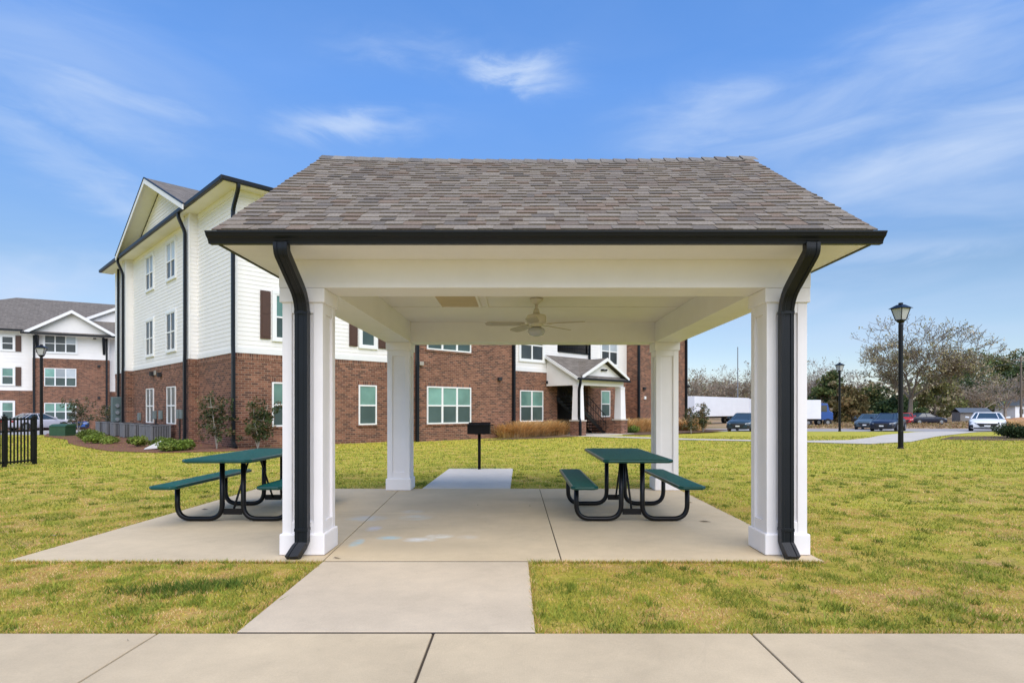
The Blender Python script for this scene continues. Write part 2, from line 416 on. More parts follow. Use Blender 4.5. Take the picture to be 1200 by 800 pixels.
poly_sheet('mulch_corner', [(5.4,32.2),(6.5,31.6),(9,33.5),(12.2,36.6),(14,39.6),(11.9,41),(6.6,35.8)], M['mulch2'], .004)

# sky
w = bpy.data.worlds.new('World'); sc.world = w; w.use_nodes = True
t = NT(w.node_tree); bg = w.node_tree.nodes['Background']
SUN_EL, SUN_AZ = R(52), R(160)     # azimuth measured clockwise from +Y
sky = t.n('ShaderNodeTexSky', sky_type='NISHITA', sun_disc=False, sun_elevation=SUN_EL, sun_rotation=SUN_AZ, altitude=0, air_density=1.0, dust_density=.25, ozone_density=3.0)
hs = t.n('ShaderNodeHueSaturation', i_Saturation=1.0, i_Value=1.0); pass
tc = t.n('ShaderNodeTexCoord').outputs['Generated']
sx = t.n('ShaderNodeSeparateXYZ'); t.l(tc, sx.inputs[0])
az = t.math('ARCTAN2', sx.outputs[0], sx.outputs[1]); el = t.math('ARCSINE', sx.outputs[2])
cb = t.n('ShaderNodeCombineXYZ'); t.l(az, cb.inputs[0]); t.l(t.math('MULTIPLY', el, 3.2), cb.inputs[1])
wn = t.noise(cb.outputs[0], 2.4, 7, .52, 1.1); wn2 = t.noise(cb.outputs[0], 6, 6, .6, 1.5)
cloud = t.math('MULTIPLY', t.ramp(wn, [(.40, 0), (.78, .62)]), t.ramp(wn2, [(.2, .5), (.7, 1)]))
def ang(px, py):
    v = Vector(((px-CX)/F, 1, (HY-py)/F)).normalized(); return math.atan2(v.x, v.y), math.asin(v.z)
wisp = None
wa = t.math('MULTIPLY', t.math('SUBTRACT', t.noise(cb.outputs[0], 7, 6, .6, .5), .5), .16); wb = t.math('MULTIPLY', t.math('SUBTRACT', t.noise(cb.outputs[0], 5.3, 6, .62, 1.0), .5), .085)
az2 = t.math('ADD', az, wa); el2 = t.math('ADD', el, wb)
cb2 = t.n('ShaderNodeCombineXYZ'); t.l(az, cb2.inputs[0]); t.l(t.math('MULTIPLY', el, 4.0), cb2.inputs[1])
wn3 = t.noise(cb2.outputs[0], 3.6, 9, .52, .9)
for px, py, lw, lh, rot, am in [(590,84,.09,.017,-.05,.9),(415,150,.10,.018,.08,.7),(90,200,.19,.028,-.42,.55),(105,120,.13,.035,-.15,.6),(860,140,.13,.040,.02,.75),(1010,110,.24,.055,.28,.65),
                               (1120,180,.22,.05,.12,.8),(1140,230,.16,.035,-.15,.6),(40,345,.16,.05,.05,.8),(1080,290,.12,.02,0,.45),(480,55,.10,.02,.05,.4),(960,385,.3,.06,0,.5),(60,60,.2,.06,0,.3)]:
    a0, e0 = ang(px, py); cr, sr = math.cos(rot), math.sin(rot)
    dx = t.math('SUBTRACT', az2, a0); dy = t.math('SUBTRACT', el2, e0)
    u = t.math('DIVIDE', t.math('ADD', t.math('MULTIPLY', dx, cr), t.math('MULTIPLY', dy, sr)), lw)
    v_ = t.math('DIVIDE', t.math('SUBTRACT', t.math('MULTIPLY', dy, cr), t.math('MULTIPLY', dx, sr)), lh)
    d = t.math('ADD', t.math('MULTIPLY', u, u), t.math('MULTIPLY', v_, v_))
    k = t.math('MULTIPLY', t.math('EXPONENT', t.math('MULTIPLY', d, -1.0)), am)
    wisp = k if wisp is None else t.math('MAXIMUM', wisp, k)
wisp = t.math('MULTIPLY', wisp, t.ramp(wn3, [(.30, .22), (.66, 1.1)]))
cl = t.math('MINIMUM', t.math('ADD', t.math('MULTIPLY', cloud, .11), wisp), .85)
grade = t.ramp(t.math('DIVIDE', el, R(45)), [(0, (.82,.78,.83)), (.25, (.76,.80,.84)), (.62, (.86,1.20,1.55)), (1, (.80,1.30,1.75))])
t.l(t.mix(1, sky.outputs[0], grade, 'MULTIPLY'), hs.inputs['Color'])
out = t.mix(cl, hs.outputs[0], (3.6, 4.4, 5.8))
t.l(out, bg.inputs['Color']); bg.inputs['Strength'].default_value = .06
sun = bpy.data.lights.new('sun', 'SUN'); sun.energy = 1.5; sun.angle = R(75); sun.color = (1, .88, .71)
so = bpy.data.objects.new('sun', sun); COL.objects.link(so)
sd = Vector((math.sin(SUN_AZ)*math.cos(SUN_EL), math.cos(SUN_AZ)*math.cos(SUN_EL), math.sin(SUN_EL)))
so.rotation_euler = sd.to_track_quat('Z', 'Y').to_euler()
so.location = (0, 0, 30)
cam = bpy.data.cameras.new('camera'); co = bpy.data.objects.new('camera', cam); COL.objects.link(co)
co.location = (0, 0, EYE); co.rotation_euler = (R(90), 0, 0)
cam.sensor_width = 36; cam.lens = F/1200*36; cam.shift_x = (600-CX)/1200; cam.shift_y = (HY-400)/1200
cam.clip_start = .05; cam.clip_end = 6000
sc.camera = co
sc.view_settings.view_transform = 'Standard'; sc.view_settings.look = 'None'; sc.view_settings.gamma = 1
sc.view_settings.exposure = 1.48

# ------------------------------------------------------------------ pavilion
XL, XR, YF, YB = -1.95, 2.435, 5.59, 9.925
pav = empty('picnic_pavilion', (.235, 7.6, 0), 0, 'white open picnic pavilion with grey shingle roof and square panelled columns', 'pavilion')
PO = (.235, 7.6, 0)
def column(cx, cy):
    mb = MB(); h = .183; c0 = .160
    mb.box(cx-c0, cx+c0, cy-c0, cy+c0, .02, 2.40)
    w_ = .085
    for sx_ in (-1, 1):
        for sy_ in (-1, 1):
            mb.box(cx+sx_*h, cx+sx_*(h-w_), cy+sy_*h, cy+sy_*(h-w_), .19, 2.30)
    e = h-.0025
    for z0, z1 in ((.19, .30), (2.19, 2.30)):
        mb.box(cx-h+w_, cx+h-w_, cy-e, cy-c0+.02, z0, z1); mb.box(cx-h+w_, cx+h-w_, cy+e, cy+c0-.02, z0, z1)
        mb.box(cx-e, cx-c0+.02, cy-h+w_, cy+h-w_, z0, z1); mb.box(cx+e, cx+c0-.02, cy-h+w_, cy+h-w_, z0, z1)
    o = mb.build('column', M['white'], pav, PO, bevel=.003)
    b1 = MB(); b1.box(cx-.205, cx+.205, cy-.205, cy+.205, .003, .195); b1.build('column_base', M['white'], o, PO, bevel=.012)
    b2 = MB(); b2.box(cx-.203, cx+.203, cy-.203, cy+.203, 2.285, 2.413)
    b2.build('column_cap', M['white'], o, PO, bevel=.004)
for cx in (XL, XR):
    for cy in (YF, YB): column(cx, cy)
for name, bx in (('beam', (XL-.205, XR+.205, YF-.205, YF+.205)), ('beam', (XL-.205, XR+.205, YB-.205, YB+.205)),
                 ('beam', (XL-.205, XL+.205, YF+.206, YB-.206)), ('beam', (XR-.205, XR+.205, YF+.206, YB-.206))):
    mb = MB(); mb.box(*bx, 2.4145, 2.765); mb.build(name, M['white'], pav, PO, bevel=.003)
mb = MB(); mb.box(XL+.19, XR-.19, YF+.19, YB-.19, 2.735, 2.76)
mb.build('ceiling', M['ceil'], pav, PO)
# thin battens on the ceiling joints
mb = MB()
for yy in (7.0, 8.25): mb.box(XL+.21, XR-.21, yy-.012, yy+.012, 2.729, 2.7335)
mb.box(.22-.012, .22+.012, YF+.21, YB-.21, 2.7285, 2.7333); mb.build('ceiling_batten', M['ceil'], pav, PO)
mb = MB(); hx0, hx1, hy0, hy1 = -1.06, -.50, 7.25, 8.18
mb.box(hx0+.03, hx1-.03, hy0+.03, hy1-.03, 2.722, 2.7345); o = mb.build('ceiling_hatch', M['hatch'], pav, PO)
mb = MB(); mb.box(hx0, hx1, hy0, hy0+.03, 2.712, 2.734); mb.box(hx0, hx1, hy1-.03, hy1, 2.712, 2.734); mb.box(hx0, hx0+.03, hy0+.031, hy1-.031, 2.712, 2.734); mb.box(hx1-.03, hx1, hy0+.031, hy1-.031, 2.712, 2.734)
mb.box(hx1+.07, hx1+.10, hy0, hy1, 2.715, 2.734)
mb.build('hatch_frame', M['ceil'], o, PO)
# soffit
RX0, RX1, EY0, EY1, SZ = -2.43, 2.87, 4.905, 10.62, 2.668
mb = MB()
mb.box(RX0, RX1, EY0, YF-.206, SZ, SZ+.03); mb.box(RX0, RX1, YB+.206, EY1, SZ, SZ+.03)
mb.box(RX0, XL-.206, YF-.205, YB+.205, SZ, SZ+.03); mb.box(XR+.206, RX1, YF-.205, YB+.205, SZ, SZ+.03)
mb.build('soffit', M['white'], pav, PO)
mb = MB()
for x0, x1 in ((RX0-.028, RX0-.002), (RX1+.002, RX1+.028)): mb.box(x0, x1, EY0-.0, EY1, SZ-.006, SZ+.055)
mb.box(RX0, RX1, EY1+.001, EY1+.02, SZ-.02, SZ+.12)
mb.build('fascia', M['black'], pav, PO)
RY, RZ = 7.56, 4.50; E0Y, E0Z = 4.85, 2.775; BY, BZ = 10.68, 2.66
SLOPE = (RZ-E0Z)/(RY-E0Y)
for x in (RX0-.002, RX1-.028):
    mb = MB(); mb.prism([(x, EY0+.02, SZ+.0305), (x, EY1-.02, SZ+.0305), (x, EY1-.02, SZ+.06), (x, RY, RZ-.11), (x, EY0+.02, SZ+.06)], (.03, 0, 0)); mb.build('gable_wall', M['siding'], pav, PO)
# roof deck, slopes and sag
def sag(x):
    u = (x-RX0)/(RX1-RX0); return -.045*(1-abs(2*u-1)**2.5)
mb = MB(); nx = 16
xs = [RX0-.03+(RX1-RX0+.06)*i/nx for i in range(nx+1)]
for a, b_ in zip(xs, xs[1:]):
    for (y0, z0, y1, z1, s0, s1) in ((E0Y, E0Z, RY, RZ, 0, 1), (RY, RZ, BY, BZ, 1, 0)):
        p = [(a, y0, z0-.012+sag(a)*s0), (b_, y0, z0-.012+sag(b_)*s0), (b_, y1, z1-.012+sag(b_)*s1), (a, y1, z1-.012+sag(a)*s1)]
        mb.face(p, 0, (.16,.145,.13)); mb.face([(x, y, z-.035) for x, y, z in reversed(p)], 0, (.16,.145,.13))
for x in (xs[0], xs[-1]):
    mb.face([(x, E0Y, E0Z-.012), (x, RY, RZ-.012), (x, RY, RZ-.047), (x, E0Y, E0Z-.047)], 0, (.1,.09,.085)); mb.face([(x, RY, RZ-.012), (x, BY, BZ-.012), (x, BY, BZ-.047), (x, RY, RZ-.047)], 0, (.1,.09,.085))
mb.face([(xs[0], E0Y, E0Z-.012), (xs[-1], E0Y, E0Z-.012), (xs[-1], E0Y, E0Z-.047), (xs[0], E0Y, E0Z-.047)], 0, (.03,.03,.03))
pal = [(.20,.182,.155), (.175,.158,.138), (.235,.215,.188), (.16,.135,.115), (.19,.15,.12), (.135,.125,.115), (.18,.165,.148), (.205,.18,.15), (.22,.20,.175), (.19,.172,.15)]
def shingles(mb, ya, za, yb, zb, seed):
    rnd = random.Random(seed); L_ = math.hypot(yb-ya, zb-za); n = 25; ex = L_/n
    dy, dz = (yb-ya)/L_, (zb-za)/L_; ny, nz = -dz*(1 if yb > ya else -1), abs(dy)
    def P(x, s_, h):
        k = s_/L_; return (x, ya+dy*s_+ny*h, za+dz*s_+nz*h+sag(x)*k)
    for i in range(n):
        s0 = i*ex; s1 = min(L_, s0+ex*1.12); x = RX0-.045+rnd.uniform(-.01, .01); raised = rnd.random() < .5
        while x < RX1+.035:
            wd = rnd.choice((.12, .15, .18, .22, .27)) if raised else rnd.choice((.08, .12, .16, .2)); x1 = min(RX1+.045, x+wd)
            c = rnd.choice(pal); c = tuple((q*.85+w_*.15)*k_ for q, w_, k_ in zip(c, (.188,.168,.145), (1.08, 1.02, .95))); k = rnd.uniform(.93, 1.08); c = tuple(q*k*(.95 if raised else .92) for q in c)
            h = .017 if raised else .010
            so_ = s0-(rnd.uniform(0, .003) if raised else 0)
            if i == 0: so_ = s0-.012
            ht = .004
            p = [P(x, so_, h), P(x1, so_, h), P(x1, s1, ht), P(x, s1, ht)]
            q = [P(x, so_, 0), P(x1, so_, 0), P(x1, s1, 0), P(x, s1, 0)]
            mb.face(p, 0, c); mb.face([q[0], q[1], p[1], p[0]], 0, tuple(v*.8 for v in c)); mb.face([q[3], q[0], p[0], p[3]], 0, c); mb.face([q[1], q[2], p[2], p[1]], 0, c)
            x = x1; raised = not raised
shingles(mb, E0Y, E0Z, RY, RZ, 1); shingles(mb, BY, BZ, RY, RZ, 2)
x = RX0-.05
while x < RX1+.02:                                # ridge caps
    c = random.choice(pal); x1 = x+.16
    z = RZ+sag(x)+.02
    mb.hexa([(x, RY-.14, z-.09), (x1+.03, RY-.14, z-.1), (x1+.03, RY, z-.012), (x, RY, z), (x, RY-.135, z-.08), (x1+.03, RY-.135, z-.092), (x1+.03, RY, z), (x, RY, z+.014)], 0, c)
    mb.hexa([(x, RY+.14, z-.09), (x1+.03, RY+.14, z-.1), (x1+.03, RY, z-.012), (x, RY, z), (x, RY+.135, z-.08), (x1+.03, RY+.135, z-.092), (x1+.03, RY, z), (x, RY, z+.014)], 0, c)
    x = x1
mb.build('roof', M['shingle'], pav, PO)
mb = MB()
gx0, gx1 = RX0-.085, RX1+.095
prof = [(4.903, 2.752), (4.903, 2.664), (4.850, 2.662), (4.846, 2.680), (4.832, 2.700), (4.806, 2.716), (4.797, 2.735), (4.790, 2.737), (4.788, 2.752)]
mb.prism([(gx0, y, z) for y, z in prof], (gx1-gx0, 0, 0))
gu = mb.build('gutter', M['black'], pav, PO, bevel=.002)
def downspout(x, kick):
    pts = fillet([(x, 4.866, 2.672), (x, 4.866, 2.60), (x, 5.332, 2.30), (x, 5.332, 1.2)], .16, 6) + [Vector((x, 5.332, .14))]
    pts += [Vector((x+kick*.3, 5.31, .10)), Vector((x+kick, 5.24, .015))]
    a, d_ = .056, .038
    ring = [(-a, -d_), (-a*.5, -d_), (-a*.42, -d_*.8), (a*.42, -d_*.8), (a*.5, -d_), (a, -d_), (a, d_), (a*.5, d_), (a*.42, d_*.8), (-a*.42, d_*.8), (-a*.5, d_), (-a, d_)]
    mb = MB(); mb.sweep(pts, ring, up=(1, 0, 0)) if False else None
    vs = []; n = len(ring)
    for i, p in enumerate(pts):
        tq = (pts[min(i+1, len(pts)-1)]-pts[max(i-1, 0)]).normalized()
        nrm = Vector((1, 0, 0)).cross(tq).normalized()
        vs += [p+Vector((1, 0, 0))*u_+nrm*v_ for u_, v_ in ring]
    fs = [(i*n+j, i*n+(j+1) % n, (i+1)*n+(j+1) % n, (i+1)*n+j) for i in range(len(pts)-1) for j in range(n)]
    fs += [tuple(range(n)), tuple(range((len(pts)-1)*n, len(pts)*n))]
    mb.raw(vs, fs); o = mb.build('downspout', M['black'], pav, PO)
    for zz in (2.18, .25):
        s_ = MB(); s_.box(x-.060, x+.060, 5.291, 5.374, zz-.014, zz+.014); s_.build('strap', M['black'], o, PO, bevel=.002)
downspout(-1.925, -.055); downspout(2.392, .02)

# ceiling fan
fx, fy = .235, 7.62; FO = (fx, fy, 2.735)
fan = empty('ceiling_fan', FO, 0, 'pale five-blade ceiling fan hanging from the pavilion ceiling', 'ceiling fan')
mb = MB(); mb.lathe((fx, fy, 0), [(.03, 2.66), (.075, 2.70), (.085, 2.728)], 20); mb.build('canopy', M['fan'], fan, FO, smooth=True)
mb = MB(); mb.lathe((fx, fy, 0), [(.02, 2.50), (.018, 2.665)], 12); mb.lathe((fx, fy, 0), [(.05, 2.53), (.03, 2.60)], 16); mb.build('downrod', M['fan'], fan, FO, smooth=True)
mb = MB(); mb.lathe((fx, fy, 0), [(.03, 2.535), (.115, 2.52), (.125, 2.50), (.125, 2.43), (.11, 2.415), (.07, 2.40), (.065, 2.37), (.02, 2.365)], 28); mb.build('motor', M['fan'], fan, FO, bevel=.004)
mb = MB(); mb.lathe((fx, fy, 0), [(.06, 2.364), (.10, 2.345), (.115, 2.315), (.09, 2.27), (.03, 2.25)], 24); mb.build('light_bowl', M['lampglass'], fan, FO, smooth=True)
for k in range(5):
    a = R(190+72*k); d_ = Vector((math.cos(a), math.sin(a), 0)); p_ = Vector((-math.sin(a), math.cos(a), 0)); c_ = Vector((fx, fy, 2.405))
    outl = [(.16, -.045), (.22, -.058), (.58, -.068), (.64, -.05), (.655, 0), (.64, .05), (.58, .068), (.22, .058), (.16, .045)]
    lo = [c_+d_*u_+p_*v_+Vector((0, 0, v_*.2-.02*u_)) for u_, v_ in outl]
    mb = MB(); mb.prism(lo, (0, 0, .008)); bl = mb.build('blade', M['fanblade'], fan, FO)
    mb = MB(); mb.prism([c_+d_*.09-p_*.015+Vector((0,0,.0)), c_+d_*.2-p_*.03+Vector((0,0,-.012)), c_+d_*.2+p_*.03+Vector((0,0,-.012)), c_+d_*.09+p_*.015], (0, 0, .006)); mb.build('bracket', M['fan'], bl, FO)

# ------------------------------------------------------------------ picnic tables
def make_table():
    root = empty('picnic_table', (0, 0, 0), 0, 'x', 'picnic table', 'green picnic tables under the pavilion')
    Lh = .975
    def board(name, x0, x1, z, ch):
        mb = MB(); y0, y1 = -Lh, Lh
        pl = [(x0+ch, y0), (x1-ch, y0), (x1, y0+ch), (x1, y1-ch), (x1-ch, y1), (x0+ch, y1), (x0, y1-ch), (x0, y0+ch)]
        mb.prism([(x, y, z-.03) for x, y in pl], (0, 0, .03)); o = mb.build(name, M['green'], root, bevel=.008, seg=3)
        r = MB(); e = .012
        q = [Vector((x, y, z-.018)) for x, y in pl]
        cc = Vector(((x0+x1)/2, 0, z-.018))
        for i in range(8):
            a_, b_ = q[i], q[(i+1) % 8]; r.rod(a_, b_, .021, .021, 8)
        for p in q: r.lathe(p, [(.001, -.021), (.015, -.015), (.021, 0), (.015, .015), (.001, .021)], 8)
        r.build('rim', M['greenrim'], o, smooth=True)
    board('table_top', -.375, .375, .76, .05)
    board('bench', -.735, -.465, .462, .035); board('bench', .465, .735, .462, .035)
    for y in (-.56, .60):
        for s_ in (-1, 1):
            mb = MB(); mb.tube(fillet([(s_*.655, y, .43), (s_*.655, y, .03), (s_*.125, y, .03), (s_*.125, y, .73)], .17, 8), .029, 12); mb.build('leg', M['blackpaint'], root, smooth=True)
        mb = MB(); mb.box(-.11, .11, y-.008, y+.008, .08, .15); mb.build('cross_bar', M['blackpaint'], root)
        mb = MB(); mb.box(-.3, .3, y-.02, y+.02, .705, .732); mb.build('top_bracket', M['blackpaint'], root)
        mb = MB(); sg = 1 if y < 0 else -1
        mb.tube([(0, y+.01*sg, .12), (0, y+sg*.42, .69), (0, y+sg*.46, .722)], .013, 8); mb.build('brace', M['blackpaint'], root, smooth=True)
    for s_ in (-1, 1):
        mb = MB(); mb.box(s_*.60-.02, s_*.60+.02, -.60, .64, .41, .43); mb.build('bench_rail', M['blackpaint'], root)
    return root
tb = make_table(); tb.location = (1.345, 7.62, 0); tb['label'] = 'green metal picnic table standing by the right rear column'
t2 = copy_tree(tb); t2.location = (-3.37, 7.62, 0); t2['label'] = 'green metal picnic table on the open slab, partly behind the left front column'

# ------------------------------------------------------------------ park grill
gr = gnd(562, 549.3); gl = (gr.x, 13.2, .004)
gi = empty('park_grill', gl, 0, 'black charcoal park grill on a single post at the end of the concrete pad', 'grill')
mb = MB(); mb.tube([(0, 0, 0), (0, 0, .80)], .033, 12); mb.build('post', M['grill'], gi, smooth=True)
mb = MB(); x0, x1, y0, y1, z0, z1 = -.25, .24, -.2, .2, .78, 1.0
mb.box(x0, x1, y0, y1, z0, z0+.012); mb.box(x0, x1, y1-.008, y1, z0+.012, z1+.03); mb.box(x0, x0+.008, y0, y1-.008, z0+.012, z1); mb.box(x1-.008, x1, y0, y1-.008, z0+.012, z1)
mb.box(x0+.008, x1-.008, y0, y0+.008, z0+.012, z1-.03)
mb.build('firebox', M['grill'], gi)
mb = MB()
for i in range(14): mb.rod((x0+.03+i*.033, y0-.04, z1-.012), (x0+.03+i*.033, y1-.02, z1-.012), .006, .006, 5)
mb.rod((x0+.02, y0-.04, z1-.012), (x1-.02, y0-.04, z1-.012), .007, .007, 5)
mb.build('grate', M['grill'], gi)
mb = MB(); mb.tube([(x1, -.1, z1-.03), (x1+.06, -.12, z1-.02), (x1+.07, -.16, z1-.02)], .011, 6); mb.build('handle', M['grill'], gi)

# ------------------------------------------------------------------ apartment building (near)
def win(parent, Mp, u0, u1, z0, z1, cols=1, trim=0, mats=('pane_up', 'pane_lo'), out=.06, blind=None, w_=.055):
    """Mp(u, z, n) -> local point; n = distance out of the wall"""
    def bx(mb, a, b_, c_, d_, n0, n1, m=0):
        P = [Mp(a, c_, n0), Mp(b_, c_, n0), Mp(b_, c_, n1), Mp(a, c_, n1), Mp(a, d_, n0), Mp(b_, d_, n0), Mp(b_, d_, n1), Mp(a, d_, n1)]
        mb.hexa(P, m)
    f = MB(); zm = z0+(z1-z0)*.49
    bx(f, u0, u1, z0, z0+w_, -.03, out); bx(f, u0, u1, z1-w_, z1, -.03, out)
    step = (u1-u0)/cols
    bx(f, u0, u0+w_, z0+w_, z1-w_, -.03, out); bx(f, u1-w_, u1, z0+w_, z1-w_, -.03, out)
    for i in range(1, cols): bx(f, u0+step*i-w_*.8, u0+step*i+w_*.8, z0+w_, z1-w_, -.03, out-.004)
    for i in range(cols):
        a = u0+step*i+(w_ if i == 0 else w_*.8); b_ = u0+step*(i+1)-(w_ if i == cols-1 else w_*.8)
        bx(f, a, b_, zm-.03, zm+.03, -.03, out-.01)
    if trim:
        T = trim
        bx(f, u0-T, u1+T, z1+.002, z1+T*1.3, -.03, out+.012); bx(f, u0-T*1.1, u1+T*1.1, z0-T, z0-.002, -.03, out+.02)
        bx(f, u0-T, u0-.002, z0, z1, -.03, out+.008); bx(f, u1+.002, u1+T, z0, z1, -.03, out+.008)
    o = f.build('window', M['vinyl'], parent)
    for i in range(cols):
        p = MB(); a = u0+step*i+(w_ if i == 0 else w_*.8); b_ = u0+step*(i+1)-(w_ if i == cols-1 else w_*.8)
        mu, ml = mats
        if blind and blind[i % len(blind)]:
            mu = 'pane_wh'
        bx(p, a, b_, z0+w_, zm-.03, -.02, out-.040, 1); bx(p, a, b_, zm+.03, z1-w_, -.02, out-.030, 0)
        p.build('pane', [M[mu], M[ml]], o)
    return o
def siding(mb, p0, p1, nrm, z0, z1, ex=.15, out=.013):
    n = max(1, round((z1-z0)/ex)); e = (z1-z0)/n; nx, ny = nrm
    for i in range(n):
        a, b_ = z0+i*e, z0+(i+1)*e
        A = (p0[0]+nx*out, p0[1]+ny*out, a); B = (p1[0]+nx*out, p1[1]+ny*out, a)
        C = (p1[0]+nx*.003, p1[1]+ny*.003, b_); D = (p0[0]+nx*.003, p0[1]+ny*.003, b_)
        mb.face([A, B, C, D]); mb.face([(p0[0], p0[1], a), (p1[0], p1[1], a), B, A])
        mb.face([(p0[0], p0[1], a), A, D, (p0[0], p0[1], b_)]); mb.face([(p1[0], p1[1], a), B, C, (p1[0], p1[1], b_)])

C0 = Vector((-9.72, 20.5, 0)); S = math.sqrt(.5)
bA = empty('apartment_building', C0, R(45), 'three-storey brick and white-sided apartment block with black gutters behind the pavilion', 'building')
def fxl(px, y=0):                      # local x of a pixel column on the plane local-y = y
    k = (px-CX)/F; ps = -y*S
    return ((9.72-ps)+k*(20.5-ps))/(1-k)/S
def fyl(px, x=0):                      # local y of a pixel column on the side plane local-x = x
    k = -(px-CX)/F; qs = x*S           # X = -9.72+qs-b, Y = 20.5+qs+b
    return (k*(20.5+qs)-9.72+qs)/(1-k)/S
ZB, ZE = 3.28, 8.88
PJ = -.82; S2a, S2b, S4a, S4b = fxl(488, PJ), fxl(601.5, PJ), fxl(747.4, PJ), fxl(803, PJ)
OP0, OP1 = fxl(653), fxl(689); DEP = 17.8
HB = 6.15
bw = MB()                              # brick walls as thick slabs
T = .25
def wallbox(mb, x0, x1, y0, y1, z0, z1): mb.box(x0, x1, y0, y1, z0, z1)
bw.box(0, S2a, 0, T, -.7, ZB)
bw.box(S2b, OP0, 0, T, -.7, ZB); bw.box(OP1, S4a, 0, T, -.7, ZB)
bw.box(0, T, T+.001, DEP, -.7, ZB)
bw.box(S2a, S2b, PJ, T, -.7, HB); bw.box(S4a, S4b, PJ, T, -.7, HB)
bw.box(S4b-T, S4b, T+.001, DEP, -.7, ZB)
PY = [(fyl(232), fyl(232)+.62), (fyl(156), fyl(156)+.75)]
PQ = -.30
bw.box(T+.001, S4b-T-.001, DEP-T, DEP, -.7, ZB)
for a, b_ in PY: bw.box(PQ, 0, a, b_, -.7, ZB-.01)
wA = bw.build('brick_wall', M['brick'], bA)
class Pieces:                          # every box becomes a part of its own
    def __init__(s, name, m): s.name, s.m_ = name, m
    def box(s, *a):
        mb = MB(); mb.box(*a); mb.build(s.name, s.m_, bA)
cs = Pieces('soldier_course', M['soldier']); sl = Pieces('brick_sill', M['brick'])
cs.box(-.012, S2a-.002, -.012, -.0005, ZB-.215, ZB-.002); cs.box(S2b+.002, OP0, -.012, -.0005, ZB-.215, ZB-.002); cs.box(OP1, S4a-.002, -.012, -.0005, ZB-.215, ZB-.002)
cs.box(-.012, -.0005, 0, PY[0][0]-.002, ZB-.215, ZB-.002); cs.box(-.012, -.0005, PY[0][1]+.002, PY[1][0]-.002, ZB-.215, ZB-.002); cs.box(-.012, -.0005, PY[1][1]+.002, DEP, ZB-.215, ZB-.002)
for a, b_ in PY: cs.box(PQ-.012, PQ-.0005, a-.012, b_, ZB-.225, ZB-.012)
sd_ = MB()
siding(sd_, (0, 0), (S2a, 0), (0, -1), ZB, ZE); siding(sd_, (S2b, 0), (OP0, 0), (0, -1), ZB, ZE); siding(sd_, (OP1, 0), (S4a, 0), (0, -1), ZB, ZE)
siding(sd_, (OP0, 0), (OP1, 0), (0, -1), 2.8, 4.45); siding(sd_, (OP0, 0), (OP1, 0), (0, -1), 5.95, 7.5)
siding(sd_, (0, 0), (0, DEP), (-1, 0), ZB, ZE)
siding(sd_, (S2a, PJ), (S2b, PJ), (0, -1), HB, ZE); siding(sd_, (S4a, PJ), (S4b, PJ), (0, -1), HB, ZE)
siding(sd_, (S2a, PJ), (S2a, 0), (-1, 0), HB, ZE); siding(sd_, (S4a, PJ), (S4a, 0), (-1, 0), HB, ZE)
siding(sd_, (S2b, 0), (S2b, PJ), (1, 0), HB, ZE); siding(sd_, (S4b, PJ), (S4b, DEP), (1, 0), HB, ZE); siding(sd_, (S4b, T), (S4b, DEP), (1, 0), ZB, HB)
siding(sd_, (0, DEP), (S4b, DEP), (0, 1), ZB, ZE, .6)
for a, b_ in PY:
    siding(sd_, (PQ, a), (PQ, b_), (-1, 0), ZB, ZE); siding(sd_, (0, a), (PQ, a), (0, -1), ZB, ZE); siding(sd_, (PQ, b_), (0, b_), (0, 1), ZB, ZE)
sd_.build('siding_wall', M['siding'], bA)
tr = Pieces('white_trim', M['trimwhite'])   # white band, corner boards
for x0, x1 in ((-.03, S2a-.003), (S2b+.003, OP0), (OP1, S4a-.003)): tr.box(x0, x1, -.032, -.004, ZB+.0, ZB+.20)
for y0, y1 in ((0, PY[0][0]-.04), (PY[0][1]+.04, PY[1][0]-.04), (PY[1][1]+.04, DEP)): tr.box(-.032, -.004, y0, y1, ZB, ZB+.18)
for a, b_ in PY:
    for yy in (a, b_): tr.box(PQ-.03, PQ+.02, yy-(.03 if yy == a else .06), yy+(.06 if yy == a else .03), ZB, ZE)
tr.box(-.034, .08, -.034, .08, ZB, ZE-.202)
tr.box(-.034, S2a-.003, -.034, -.004, ZE-.2, ZE); tr.box(-.034, -.004, .08, PY[0][0]-.04, ZE-.2, ZE)
def fr(y0):                            # mapping on the front planes
    return lambda u, z, n: (u, y0-n, z)
def sdm(x0): return lambda u, z, n: (x0-n, u, z)
F1, F2, F3 = (.71, 2.31), (3.87, 5.47), (6.95, 8.5)
def shutter(x0, x1, z0, z1):
    mb = MB(); mb.box(x0, x1, -.06, -.021, z0, z1)
    zm = (z0+z1)/2
    for a, b_ in ((z0+.08, zm-.04), (zm+.04, z1-.08)): mb.box(x0+.06, x1-.06, -.072, -.061, a, b_)
    mb.build('shutter', M['shutter'], bA)
def brickdress(u0, u1, z0, z1, y0=0, side=False):
    if side:
        cs.box(-.014, -.0008, u0-.05, u1+.05, z1+.002, z1+.21); sl.box(-.045, -.0008, u0-.06, u1+.06, z0-.075, z0-.003)
    else:
        cs.box(u0-.05, u1+.05, y0-.014, y0-.0008, z1+.002, z1+.21); sl.box(u0-.06, u1+.06, y0-.045, y0-.0008, z0-.075, z0-.003)
for a, b_, cols in ((318.5, 340, 1), (420, 441, 1)):
    u0, u1 = fxl(a), fxl(b_); win(bA, fr(0), u0, u1, *F1, cols, out=.045); brickdress(u0, u1, *F1)
    for Fz in (F2, F3):
        win(bA, fr(0), u0+.1, u1-.08, *Fz, 1, trim=.1, mats=('pane_up', 'pane_lo') if Fz is F2 else ('pane_dk', 'pane_dk'))
        shutter(u0-.42, u0-.06, Fz[0]-.04, Fz[1]+.06); shutter(u1+.08, u1+.44, Fz[0]-.04, Fz[1]+.06)
